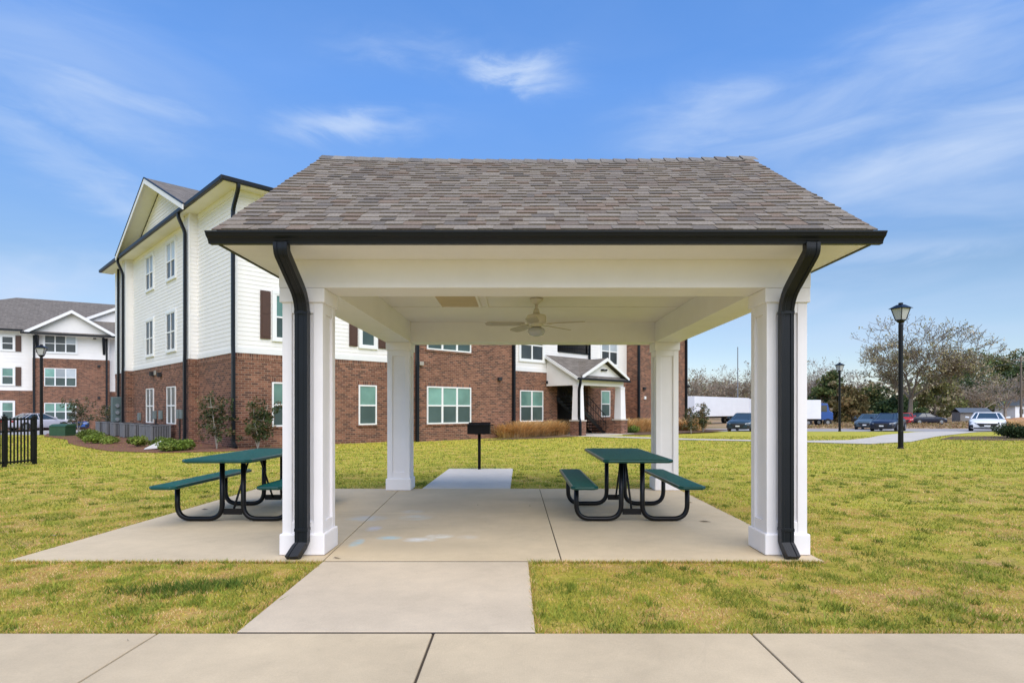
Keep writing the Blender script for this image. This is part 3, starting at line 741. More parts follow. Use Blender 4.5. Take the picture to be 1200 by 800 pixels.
u0, u1 = fxl(500, PJ), fxl(551.5, PJ)
for Fz in (F1, F2): win(bA, fr(PJ), u0, u1, *Fz, 3, out=.045); brickdress(u0, u1, *Fz, PJ)
win(bA, fr(PJ), u0, u1, *F3, 3, trim=.1)
u0, u1 = fxl(609), fxl(636)
win(bA, fr(0), u0, u1, *F1, 2, out=.045); brickdress(u0, u1, *F1); win(bA, fr(0), u0, u1, *F2, 2, trim=.1, mats=('pane_dk', 'pane_dk')); win(bA, fr(0), u0, u1, *F3, 2, trim=.1)
u0, u1 = fxl(704), fxl(723)
win(bA, fr(0), u0, fxl(714.5), .9, 2.45, 1, out=.045); win(bA, fr(0), u0, u1, 4.0, 5.6, 2, trim=.1, mats=('pane_wh', 'pane_dk')); win(bA, fr(0), u0, u1, *F3, 2, trim=.1)
for pc, i in ((176.3, 0), (201.3, 1)):
    yc = fyl(pc)
    for Fz, ms, bl in ((F1, ('pane_dk', 'pane_dk'), None), (F2, ('pane_dk', 'pane_dk'), None), (F3, ('pane_dk', 'pane_dk'), (1, 1))):
        win(bA, sdm(0), yc-.62, yc+.62, Fz[0], Fz[1], 2, trim=0 if Fz is F1 else .09, mats=ms, out=.045 if Fz is F1 else .06, blind=bl, w_=.04)
        if Fz is F1: brickdress(yc-.62, yc+.62, Fz[0], Fz[1], side=True)
# breezeway interior, upper landing, stair
iw = MB()
iw.box(OP0-.1, OP0-.001, T+.001, 6, -.2, 8.5); iw.box(OP1+.001, OP1+.1, T+.001, 6, -.2, 8.5); iw.box(OP0, OP1, 6, 6.1, -.2, 8.5); iw.box(OP0, OP1, .003, 6, 3.0, 3.2); iw.box(OP0, OP1, .003, 6, 6.3, 6.5)
iw.box(OP0, OP1, .02, 5.9, -.1, 0.02)
iw.build('breezeway', simple('breezeway_shade', (.10,.095,.09), .8), bA)  # shade inside the opening is put into the dark wall colour
rl = MB()
rl.box(OP0+.05, OP1-.05, -.07, -.022, 4.46, 4.52)
for z in (5.0, 4.75): rl.rod((OP0+.05, -.04, z), (OP1-.05, -.04, z), .02, .02, 6)
for i in range(18):
    x = OP0+.1+(OP1-OP0-.2)*i/17; rl.rod((x, -.04, 4.5), (x, -.04, 5.0), .009, .009, 4)
rl.build('landing_railing', M['blackpaint'], bA)
st = MB(); n = 12; xa, xb = 19.25, 16.35
for i in range(n):
    x = xa+(xb-xa)*i/n; z = .17*(i+1); st.box(x-.30, x, -1.35, -.45, z-.05, z)
for yy in (-1.38, -.42):
    st.prism([(xa+.05, yy-.02, 0), (xa-.25, yy-.02, -.0), (xb-.1, yy-.02, .17*n-.25), (xb-.1, yy-.02, .17*n+.02)], (0, .04, 0))
    for dz in (.9, .5): st.rod((xa, yy, dz+.1), (xb, yy, .17*n+dz), .022, .022, 6)
    for i in range(14):
        k = i/13; st.rod((lerp(xa, xb, k), yy, lerp(.1, .17*n, k)), (lerp(xa, xb, k), yy, lerp(1.0, .17*n+.9, k)), .014, .014, 4)
st.build('staircase', M['blackpaint'], bA)
# porch
PX0, PX1, PYF = 15.95, 19.75, -2.05
po = MB()
po.box(PX0-.1, PX1+.1, PYF-.1, PYF+.15, 2.57, 2.86); po.box(PX0-.1, PX0+.15, PYF+.151, -.025, 2.57, 2.86); po.box(PX1-.15, PX1+.1, PYF+.151, -.025, 2.57, 2.86)
po.box(PX0+.151, PX1-.151, PYF+.151, -.03, 2.80, 2.84)
A_ = (PX0-.08, -.03, 2.862)
po.prism([(PX0-.08, -.03, 2.862), (PX0-.08, PYF-.1, 2.862), (PX0-.08, -.03, 4.10)], (.06, 0, 0)); po.prism([(PX1+.02, -.03, 2.862), (PX1+.02, PYF-.1, 2.862), (PX1+.02, -.03, 4.10)], (.06, 0, 0))
DX0, DX1, DXM, DZ = PX0+.15, PX1+.30, (PX0+PX1)/2+.25, 4.0
po.prism([(DX0+.12, PYF-.02, 3.0), (DX1-.2, PYF-.02, 3.0), (DXM, PYF-.02, DZ-.14)], (0, .05, 0))
po.build('porch_frame', M['siding'], bA)
pr = MB()
EYp = PYF-.30; zr0, zr1 = 2.93, 4.22
pr.hexa([(PX0-.25, EYp, zr0-.04), (PX1+.3, EYp, zr0-.04), (PX1+.3, -.03, zr1-.04), (PX0-.25, -.03, zr1-.04), (PX0-.25, EYp, zr0), (PX1+.3, EYp, zr0), (PX1+.3, -.03, zr1), (PX0-.25, -.03, zr1)])
for sg, xe in ((-1, DX0-.1), (1, DX1+.05)):
    pr.hexa([(xe, PYF-.28, 2.99), (DXM, PYF-.28, DZ), (DXM, -.4, DZ), (xe, -1.9, 2.99), (xe, PYF-.28, 3.03), (DXM, PYF-.28, DZ+.05), (DXM, -.4, DZ+.05), (xe, -1.9, 3.03)])
pr.build('porch_roof', M['roof'], bA)
pt = MB()
for xe in (DX0-.1, DX1+.05):
    pt.hexa([(xe, PYF-.33, 2.90), (DXM, PYF-.33, DZ-.11), (DXM, PYF-.285, DZ-.11), (xe, PYF-.285, 2.90), (xe, PYF-.33, 3.045), (DXM, PYF-.33, DZ+.06), (DXM, PYF-.285, DZ+.06), (xe, PYF-.285, 3.045)])
pt.hexa([(PX0-.29, EYp, zr0-.16), (PX0-.255, EYp, zr0-.16), (PX0-.255, -.03, zr1-.16), (PX0-.29, -.03, zr1-.16), (PX0-.29, EYp, zr0+.01), (PX0-.255, EYp, zr0+.01), (PX0-.255, -.03, zr1+.01), (PX0-.29, -.03, zr1+.01)])
pt.build('porch_rake', M['trimwhite'], bA)
pg_ = MB(); pg_.box(PX0-.35, PX1+.35, EYp-.10, EYp-.003, zr0-.11, zr0-.0); pg_.build('porch_gutter', M['black'], bA)
for x in (PX0+.08, PX1-.08):
    c_ = MB(); c_.hexa([(x-.23, PYF-.22, .80), (x+.23, PYF-.22, .80), (x+.23, PYF+.24, .80), (x-.23, PYF+.24, .80), (x-.19, PYF-.18, 2.45), (x+.19, PYF-.18, 2.45), (x+.19, PYF+.20, 2.45), (x-.19, PYF+.20, 2.45)])
    c_.box(x-.2, x+.2, PYF-.19, PYF+.21, 2.451, 2.569)
    o = c_.build('porch_column', M['white'], bA, bevel=.01)
    p_ = MB(); p_.box(x-.29, x+.29, PYF-.28, PYF+.30, -.3, .74); p_.build('brick_pier', M['brick'], o)
    q_ = MB(); q_.box(x-.32, x+.32, PYF-.31, PYF+.33, .741, .799); q_.build('pier_cap', M['conc_path'], o)
k_ = MB(); k_.box(PX1-.35, PX1-.05, PYF+.31, -.3, -.2, .74); k_.build('porch_knee_wall', M['brick'], bA)
k_ = MB(); k_.box(PX0-.4, PX1+.4, PYF-.6, .3, -.2, .015); k_.build('porch_floor', M['conc_path'], bA)
# roofs
OV = .55; ex0, ex1, ey0, ey1 = -OV, S4b+OV, -OV, DEP+OV; GZ = 9.02
rf = MB(); hh = (ey1-ey0)/2; rz = GZ+hh*.33
a0, a1, a2, a3 = (ex0, ey0, GZ), (ex1, ey0, GZ), (ex1, ey1, GZ), (ex0, ey1, GZ); r0, r1 = (ex0+hh, ey0+hh, rz), (ex1-hh, ey0+hh, rz)
for f_ in ([a0, a1, r1, r0], [a1, a2, r1], [a2, a3, r0, r1], [a3, a0, r0]): rf.face(f_)
rf.face([(ex0, ey0, GZ-.02), (ex0, ey1, GZ-.02), (ex1, ey1, GZ-.02), (ex1, ey0, GZ-.02)])
# gable over the side wall
gy0, gy1 = fyl(218, -OV)-.1, fyl(140, -OV)+.1; gm = (gy0+gy1)/2; gz = 11.45; gb = 9.0
for yy in (gy0, gy1):
    rf.hexa([(-OV-.12, yy, gb-.03), (-OV-.12, gm, gz-.04), (7, gm, gz-.04), (-.2, yy, gb-.03), (-OV-.12, yy, gb+.03), (-OV-.12, gm, gz+.03), (7, gm, gz+.03), (-.2, yy, gb+.03)])
    rf.face([(-.3, yy, gb+.03), (7, gm, gz+.03), (.4, yy, gb)])
rf.build('roof', M['roof'], bA)
gw = MB(); siding_n = 14
for i in range(siding_n):
    za = gb+.05+(gz-gb-.3)*i/siding_n; zb = gb+.05+(gz-gb-.3)*(i+1)/siding_n
    wa = (gz-.15-za)/(gz-gb)*(gm-gy0); wb = max(.02, (gz-.15-zb)/(gz-gb)*(gm-gy0))
    gw.face([(-.02, gm+wa, za), (-.02, gm-wa, za), (-.003, gm-wb, zb), (-.003, gm+wb, zb)]); gw.face([(0, gm+wa, za), (0, gm-wa, za), (-.02, gm-wa, za), (-.02, gm+wa, za)])
gw.build('gable_wall', M['siding'], bA)
rk = MB()
for yy in (gy0-.02, gy1+.02):
    rk.hexa([(-OV-.16, yy, gb-.20), (-OV-.16, gm, gz-.23), (-OV-.12, gm, gz-.23), (-OV-.12, yy, gb-.20), (-OV-.16, yy, gb+.0), (-OV-.16, gm, gz+.0), (-OV-.12, gm, gz+.0), (-OV-.12, yy, gb+.0)])
    rk.hexa([(-OV-.119, yy, gb-.10), (-OV-.119, gm, gz-.10), (-.03, gm, gz-.10), (-.03, yy, gb-.10), (-OV-.119, yy, gb-.035), (-OV-.119, gm, gz-.045), (-.03, gm, gz-.045), (-.03, yy, gb-.035)])
rk.build('rake_board', M['trimwhite'], bA)
rk = MB()
for yy in (gy0-.03, gy1+.03): rk.hexa([(-OV-.18, yy, gb+.001), (-OV-.18, gm, gz+.001), (-OV-.11, gm, gz+.001), (-OV-.11, yy, gb+.001), (-OV-.18, yy, gb+.05), (-OV-.18, gm, gz+.05), (-OV-.11, gm, gz+.05), (-OV-.11, yy, gb+.05)])
rk.build('drip_edge', M['black'], bA)
sf = MB(); sf.box(ex0+.01, ex1, ey0+.01, -.0, ZE+.001, ZE+.03); sf.box(ex0+.01, -.0, .001, ey1, ZE+.001, ZE+.03); sf.box(S4b+.001, ex1, 0.001, ey1, ZE+.001, ZE+.03)
for a, b_ in ((S2a, S2b), (S4a, S4b)): sf.box(a-.5, b_+.5, PJ-OV, ey0, ZE+.001, ZE+.03)
sf.build('soffit', M['siding'], bA)
gt = MB()
gt.box(ex0-.12, ex1+.12, ey0-.12, ey0, ZE+.0, ZE+.15); gt.box(ex0-.12, ex0, ey0+.001, ey1, ZE, ZE+.15); gt.box(ex1, ex1+.12, ey0+.001, ey1, ZE, ZE+.15)
for a, b_ in ((S2a, S2b), (S4a, S4b)):
    gt.box(a-.5, b_+.5, PJ-OV-.12, PJ-OV, ZE, ZE+.15); gt.box(a-.5, a-.42, PJ-OV, ey0-.121, ZE, ZE+.15); gt.box(b_+.42, b_+.5, PJ-OV, ey0-.121, ZE, ZE+.15)
gt.build('gutter', M['black'], bA, bevel=.02)
def ds(pts, r=.062):
    mb = MB(); mb.sweep(fillet(pts, .12, 3), [(-r, -r*.8), (r, -r*.8), (r, r*.8), (-r, r*.8)]); mb.build('downspout', M['black'], bA)
ds([(-.1, ey0-.05, ZE+.02), (-.1, ey0-.05, ZE-.15), (-.1, -.12, ZE-.75), (-.1, -.12, 3.5), (-.1, -.15, 3.2), (-.1, -.15, .15), (-.1, -.4, .02)])
for (a, b_) in PY:
    yy = a+.22; ds([(ex0-.05, yy+.1, ZE+.02), (ex0-.05, yy+.1, ZE-.15), (PQ-.10, yy, ZE-.7), (PQ-.10, yy, 3.5), (PQ-.11, yy, 3.2), (PQ-.11, yy, .15), (PQ-.3, yy, .02)])
ds([(-.1, 16.6, ZE), (-.1, 16.6, ZE-1), (-.1, 16.6, 0)])
for x, y_ in ((S2a-.02, PJ-.09), (S2b-.05, PJ-.09), (S4a-.02, PJ-.09), (S4b-.02, PJ-.09)): ds([(x, y_, ZE), (x, y_, .0)], .07)
ds([(OP1+.02, -.1, ZE), (OP1+.02, -.1, 4.0)], .055)
ds([(PX0-.18, EYp-.06, 2.85), (PX0-.18, EYp-.06, 2.7), (PX0-.12, PYF-.22, 2.35), (PX0-.12, PYF-.22, .9), (PX0-.2, PYF-.36, .7), (PX0-.2, PYF-.36, 0)], .055)
# fittings on the walls
def fit(name, Mp, u, z, w_, h_, d_, m):
    mb = MB(); P = [Mp(u-w_/2, z-h_/2, .012), Mp(u+w_/2, z-h_/2, .012), Mp(u+w_/2, z-h_/2, d_), Mp(u-w_/2, z-h_/2, d_), Mp(u-w_/2, z+h_/2, .012), Mp(u+w_/2, z+h_/2, .012), Mp(u+w_/2, z+h_/2, d_), Mp(u-w_/2, z+h_/2, d_)]
    mb.hexa(P); return mb.build(name, M[m], bA, bevel=.01)
for px_, py_ in ((180, 438), (189, 439)):
    u = fyl(px_); Y_ = 20.5+u*S; fit('wall_vent', sdm(0), u, EYE+(HY-py_-0)/F*Y_, .22, .2, .16, 'dark')
u = fyl(182.5); fit('wall_vent', sdm(0), u, 3.0, .3, .2, .05, 'beige')
for px_, py_ in ((183, 486), (190, 486), (211, 485), (215, 485), (165, 488)):
    u = fyl(px_); Y_ = 20.5+u*S; fit('meter_box', sdm(0), u, EYE+(HY-py_)/F*Y_, .28, .38, .12, 'grey')
for px_ in (184, 212):
    u = fyl(px_); mb = MB(); mb.tube([(-.05, u, 0), (-.05, u, .9)], .03, 6); mb.build('conduit', M['dark'], bA)
for px_, py_, y_ in ((584.5, 444, PJ), (492, 426, PJ), (641, 448, 0), (754, 455, PJ)):
    x = fxl(px_, y_); Y_ = 20.5+y_*-S*-1+x*S if False else 20.5+(x+y_)*S; fit('wall_light', fr(y_), x, EYE+(HY-py_)/F*Y_, .2, .16, .15, 'dark' if px_ != 492 else 'beige')
x = fxl(755, PJ); fit('bright_vent', fr(PJ), x, EYE+(HY-466)/F*(20.5+(x+PJ)*S), .16, .18, .1, 'vinyl')
mb = MB(); mb.lathe((S4b+.1, PJ-.15, 2.9), [(.0, -.12), (.12, -.08), (.16, 0), (.12, .08), (.0, .12)], 12); mb.build('wall_light', M['dark'], bA, smooth=True)
mb = MB(); mb.box(DXM-.22, DXM+.22, PYF-.08, PYF-.022, 3.38, 3.46); mb.lathe((DXM-.16, PYF-.12, 3.42), [(.03, -.05), (.07, .05)], 8); mb.lathe((DXM+.16, PYF-.12, 3.42), [(.03, -.05), (.07, .05)], 8); mb.build('porch_light', M['dark'], bA)
# meter bank on the far end
mbk = empty('meter_bank', Vector((0,0,0)), R(45), 'tall grey-green electrical meter cabinet on the far left end of the brick side wall', 'meter cabinet')
wp = C0+Vector((-S*15.6-S*.35, S*15.6-S*.35, 0)); mbk.location = (wp.x, wp.y, .45); mbk.scale = (.8, .8, .93)
mb = MB(); mb.box(-.30, .30, -.18, .3, 0, 1.65); mb.build('cabinet', simple('cabinet_paint', (.10,.145,.15), .5), mbk, bevel=.03)
for i in range(3):
    mb = MB()
    mb.raw([(.0+.11*math.cos(a)+(-.03), -.19-dd, .4+i*.38+.11*math.sin(a)) for dd in (0, .10) for a in [k*math.pi/6 for k in range(12)]], [tuple(range(12, 24))]+[(k, (k+1) % 12, 12+(k+1) % 12, 12+k) for k in range(12)]); mb.build('meter', M['headlight'], mbk)

# ------------------------------------------------------------------ far apartment block (left)
Q = Vector((-36.3, 53.0, -.5)); AB = math.atan2(.49, .871)
bB = empty('apartment_building', Q, AB, 'distant brown brick and white apartment block with twin pediments behind the black fence', 'building')
Qx, Qy = Q.x, Q.y; cB, sB = math.cos(AB), math.sin(AB)
def bxl(px, y=0):
    k = (px-CX)/F
    # X = Qx + x c - y s ; Y = Qy + x s + y c ; X = k Y
    return (k*(Qy+y*cB)-Qx+y*sB)/(cB-k*sB)
def bz(px, py, y=0):
    x = bxl(px, y); Y = Qy+x*sB+y*cB; return EYE+(HY-py)/F*Y-Q.z
S0 = bxl(38); ZBr = 6.2; WY = .9; ZEv = 8.55; BD = 17
mb = MB(); mb.box(S0, 0, 0, .3, 0, ZBr); mb.box(-16.3, S0-.001, WY, WY+.3, 0, 3.45); mb.box(-16.3, -16.0, WY+.301, WY+BD-1, 0, 3.45); mb.box(.001, 12, WY, WY+.3, 0, 3.45); mb.box(S0, S0+.3, .301, WY-.001, 0, ZBr); mb.box(-.3, 0, .301, WY-.001, 0, ZBr)
mb.build('brick_wall', M['brick'], bB)
mb = MB(); siding(mb, (S0, 0), (0, 0), (0, -1), ZBr, ZEv, .3); siding(mb, (-16.3, WY), (S0, WY), (0, -1), 3.45, ZEv, .3); siding(mb, (-16.3, WY), (-16.3, WY+BD-1), (-1, 0), 3.45, ZEv, .3); siding(mb, (0, WY), (12, WY), (0, -1), 3.45, ZEv, .3)
siding(mb, (0, 0), (0, WY), (1, 0), ZBr, ZEv, .3); siding(mb, (S0, WY), (S0, 0), (-1, 0), ZBr, ZEv, .3); siding(mb, (12, WY), (12, WY+14), (1, 0), 0, ZEv, .3)
mb.build('siding_wall', M['siding'], bB)
fb = lambda y0: (lambda u, z, n: (u, y0-n, z))
for (ya, yb, tr_, bl) in ((392, 413, .1, (0, 0, 1)), (431.5, 452.5, 0, (0, 1, 1)), (472, 492, 0, (0, 0, 0))):
    win(bB, fb(0), bxl(52), bxl(89.5), bz(70, yb), bz(70, ya), 3, trim=tr_, blind=bl, mats=('pane_dk', 'pane_dk') if ya == 392 else ('pane_up', 'pane_lo'), out=.06)
for (ya, yb, ms) in ((394, 410, ('pane_dk', 'pane_dk')), (431, 450.5, ('pane_up', 'pane_lo')), (471, 492, ('pane_up', 'pane_lo'))):
    for a, b_ in ((2, 16), (-36, -22)):
        win(bB, fb(WY), bxl(a, WY), bxl(b_, WY), bz(9, yb, WY), bz(9, ya, WY), 1, trim=.1, mats=ms, out=.06)
        if ya < 460:
            mb = MB(); mb.box(bxl(b_+2.5, WY), bxl(b_+9, WY), WY-.08, WY-.02, bz(9, yb, WY)-.1, bz(9, ya, WY)+.1); mb.build('shutter', M['shutter'], bB)
# roof of the far block
rf = MB(); e0, e1, f0, f1 = -16.9, 13, WY-.6, WY+BD; h_ = (f1-f0)/2; rz_ = ZEv+3.95
A0, A1, A2, A3, R0, R1 = (e0, f0, ZEv), (e1, f0, ZEv), (e1, f1, ZEv), (e0, f1, ZEv), (e0+h_, f0+h_, rz_), (e1-h_, f0+h_, rz_)
for f_ in ([A0, A1, R1, R0], [A1, A2, R1], [A2, A3, R0, R1], [A3, A0, R0]): rf.face(f_)
rf.face([(e0, f0, ZEv-.03), (e0, f1, ZEv-.03), (e1, f1, ZEv-.03), (e1, f0, ZEv-.03)])
def gable(mbr, mbw, mbt, xa, xb, yf, yb, z0, z1, inset=.5):
    xm = (xa+xb)/2
    for x in (xa, xb):
        mbr.hexa([(x, yf, z0-.04), (xm, yf, z1-.04), (xm, yb, z1-.04), (x, yb, z0-.04), (x, yf, z0+.04), (xm, yf, z1+.04), (xm, yb, z1+.04), (x, yb, z0+.04)])
        mbt.hexa([(x, yf-.05, z0-.22), (xm, yf-.05, z1-.22), (xm, yf-.004, z1-.22), (x, yf-.004, z0-.22), (x, yf-.05, z0+.05), (xm, yf-.05, z1+.05), (xm, yf-.004, z1+.05), (x, yf-.004, z0+.05)])
    mbw.prism([(xa+.3, yf+inset, z0+.0), (xb-.3, yf+inset, z0+.0), (xm, yf+inset, z1-.1)], (0, .1, 0))
gw = MB(); gt_ = MB()
pf = -.75
rf.hexa([(S0-.6, pf, ZEv-.35), (.6, pf, ZEv-.35), (.6, .6, ZEv+.05), (S0-.6, .6, ZEv+.05), (S0-.6, pf, ZEv-.28), (.6, pf, ZEv-.28), (.6, .6, ZEv+.15), (S0-.6, .6, ZEv+.15)])
gable(rf, gw, gt_, bxl(28, pf), bxl(136.5, pf), pf+.1, 4.5, ZEv-.22, bz(84, 364, -.6), .45)
gable(rf, gw, gt_, -4.2, 6.2, WY+2.4, WY+8, ZEv+.6, bz(113, 355, WY+2.6), .3)
rf.build('roof', M['roof'], bB); gw.build('gable_wall', M['siding'], bB); gt_.build('rake_board', M['trimwhite'], bB)
mb = MB(); mb.box(S0-.65, .65, pf-.14, pf-.001, ZEv-.42, ZEv-.27); mb.box(e0, S0-.7, f0-.13, f0, ZEv-.14, ZEv+.02); mb.box(.7, e1, f0-.13, f0, ZEv-.14, ZEv+.02)
mb.build('gutter', M['black'], bB)
mb = MB(); mb.box(S0-.6, .6, pf, -.02, ZEv-.44, ZEv-.40); mb.box(e0, e1, f0, WY-.03, ZEv-.12, ZEv-.06); mb.build('soffit', M['siding'], bB)
for x, y_ in ((S0+.12, -.09), (-.15, -.09)):
    mb = MB(); mb.box(x-.07, x+.07, y_-.05, y_+.05, 0, ZEv-.4); mb.build('downspout', M['black'], bB)
for x in (S0+.35, -.35):
    mb = MB(); mb.prism([(x-.09, -.03, ZEv-.45), (x-.09, pf+.03, ZEv-.45), (x-.09, -.03, ZEv-1.9)], (.18, 0, 0)); mb.build('bracket', M['black'], bB)
for px_, py_ in ((116, 429), (116, 466), (111, 396)):
    mb = MB(); x = bxl(px_); z = bz(px_, py_); mb.box(x-.1, x+.1, -.15, -.01, z-.1, z+.1); mb.build('wall_vent', M['dark'], bB)

# ------------------------------------------------------------------ condensers
def make_ac():
    root = empty('air_conditioner', (0, 0, 0), 0, 'x', 'air conditioner', 'condensers along the brick side wall')
    mb = MB(); s_ = .37
    mb.box(-s_+.03, s_-.03, -s_+.03, s_-.03, .03, .72)
    o = mb.build('coil', M['dark'], root)
    mb = MB()
    for sx_, sy_ in ((-1, -1), (-1, 1), (1, -1), (1, 1)): mb.box(sx_*s_, sx_*(s_-.05), sy_*s_, sy_*(s_-.05), .0, .74)
    for i in range(11):
        u = -s_+.07+i*(2*s_-.14)/10
        for q in (-1, 1):
            mb.box(u-.014, u+.014, q*s_, q*(s_-.02), .03, .72); mb.box(q*s_, q*(s_-.02), u-.014, u+.014, .03, .72)
    mb.box(-s_-.01, s_+.01, -s_-.01, s_+.01, .741, .79); mb.build('casing', M['acgrey'], root)
    mb = MB()
    for r in (.08, .15, .22, .29):
        mb.lathe((0, 0, .80), [(r, -.005), (r+.012, .005)], 20)
    mb.build('fan_grille', M['dark'], root)
    return root
M['acgrey'] = simple('ac_grey', (.19,.20,.215), .5, var=.15)
ac = make_ac(); ac.scale = (1, 1, .84)
nACs = ['nearest', 'second nearest', 'third nearest', 'fourth nearest', 'fifth nearest', 'sixth nearest', 'farthest']
for i in range(7):
    o = ac if i == 0 else copy_tree(ac)
    lx, ly = -.96+.38, 6.6+.38+[0, 1.05, 2.7, 4.7, 6.6, 8.4, 10.2][i]
    o.location = (C0.x+(lx-ly)*S, C0.y+(lx+ly)*S, .02); o.rotation_euler = (0, 0, R(45))
    o['label'] = 'grey air conditioner beside the brick side wall, %s of the row' % nACs[i]
sb = gnd(181, 527)
so_ = empty('splash_block', (sb.x, sb.y, .05), R(25), 'small white splash block tipped on the red mulch in front of the condensers', 'splash block')
mb = MB(); mb.hexa([(-.30,-.1,-.03),(.1,-.16,.0),(.1,.16,.0),(-.30,.1,-.03),(-.26,-.1,.02),(.28,-.14,.30),(.28,.14,.30),(-.26,.1,.02)]); mb.build('tray', M['splash'], so_, bevel=.02)

# ------------------------------------------------------------------ transformer box
tp = gnd(74, 510.5)
tf = empty('transformer_box', (tp.x, tp.y, g(tp.y)), R(-8), 'low dark green utility box at the lawn edge near the far left cars', 'utility box')
mb = MB(); mb.box(-.62, .55, -.4, .4, 0, .55); mb.build('cabinet', M['transformer'], tf, bevel=.02)
mb = MB(); mb.hexa([(-.65,-.44,.551),(.58,-.44,.551),(.58,.43,.551),(-.65,.43,.551),(-.6,-.2,.66),(.53,-.2,.66),(.53,.4,.68),(-.6,.4,.68)]); mb.build('lid', M['transformer'], tf, bevel=.01); tf.scale = (.78, .8, .92)

# ------------------------------------------------------------------ fence
f1_, f0_ = gnd(40.5, 543), gnd(5, 546.5)
fdir = (f0_-f1_).normalized(); flen = 4.6
fe = empty('metal_fence', (f1_.x, f1_.y, -.01), math.atan2(fdir.y, fdir.x), 'black metal picket fence ending at the left edge of the lawn', 'fence')
def post(x):
    mb = MB(); mb.box(x-.035, x+.035, -.035, .035, 0, 1.16); mb.box(x-.045, x+.045, -.045, .045, 1.161, 1.18); mb.lathe((x, 0, 1.2), [(.0, -.02), (.03, 0), (.0, .03)], 8); mb.build('post', M['blackpaint'], fe)
gap = (f0_-f1_).length
for x in (0, gap, gap+2.0, gap+4.0): post(x)
mb = MB()
for z in (1.10, .82, .10): mb.box(.036, gap+4, -.02, .02, z-.02, z+.02)
mb.build('rail', M['blackpaint'], fe)
x = .09
while x < gap+4:
    if min(abs(x-q) for q in (0, gap, gap+2, gap+4)) > .05:
        mb = MB(); mb.box(x-.014, x+.014, -.0095, .0095, .05, 1.14); mb.build('picket', M['blackpaint'], fe)
    x += .088
# dark storage behind the fence? (the photo only shows pickets)

# ------------------------------------------------------------------ street lamps
def make_lamp():
    root = empty('street_lamp', (0, 0, 0), 0, 'x', 'street lamp', 'black post lamps round the lawn')
    mb = MB(); mb.lathe((0,0,0), [(.11, 0), (.11, .03), (.085, .05), (.082, .6), (.075, .62), (.072, 4.25), (.06, 4.3)], 20); mb.build('pole', M['blackpaint'], root)
    H0, H1 = 4.40, 4.80
    mb = MB(); mb.lathe((0,0,0), [(.06, 4.3), (.10, 4.33), (.14, 4.38), (.135, 4.40)], 20); mb.build('collar', M['blackpaint'], root, smooth=True)
    hd = MB(); a, b_ = .11, .20; rt = R(20)
    def rp(x, y, z): return (x*math.cos(rt)-y*math.sin(rt), x*math.sin(rt)+y*math.cos(rt), z)
    cor = [(-1,-1), (1,-1), (1,1), (-1,1)]
    for i in range(4):
        x, y = cor[i]; hd.rod(rp(x*a, y*a, H0), rp(x*b_, y*b_, H1), .014, .014, 5)
        x2, y2 = cor[(i+1) % 4]; hd.rod(rp(x*a, y*a, H0), rp(x2*a, y2*a, H0), .018, .018, 5); hd.rod(rp(x*b_, y*b_, H1), rp(x2*b_, y2*b_, H1), .016, .016, 5)
    o = hd.build('lantern', M['blackpaint'], root)
    gl_ = MB()
    gl_.hexa([rp(x*a*.96, y*a*.96, H0+.01) for x, y in cor]+[rp(x*b_*.96, y*b_*.96, H1-.01) for x, y in cor]); gl_.build('glass', M['lampglass'], o)
    cp = MB(); cp.hexa([rp(x*.265, y*.265, H1) for x, y in cor]+[rp(x*.09, y*.09, H1+.13) for x, y in cor]); cp.lathe((0,0,H1+.131), [(.07, 0), (.075, .06), (.04, .07)], 12); cp.build('cap', M['blackpaint'], o)
    return root
lp = make_lamp()
for i, (px_, Y_, sc_, lab) in enumerate([(1055.5, 20.5, 1, 'tall black lantern lamp in front of the big bare tree on the right lawn'), (984, 45.5, 1.05, 'black lantern lamp far off between the truck and the dark parked car'), (48.5, 32.0, .97, 'black lantern lamp before the distant brick apartments on the left'), (1206, 46, 1.08, 'black lantern lamp at the right edge above the shrub and white car')]):
    o = lp if i == 0 else copy_tree(lp)
    o.location = ((px_-CX)/F*Y_, Y_, g(Y_)); o.scale = (sc_,)*3; o['label'] = lab

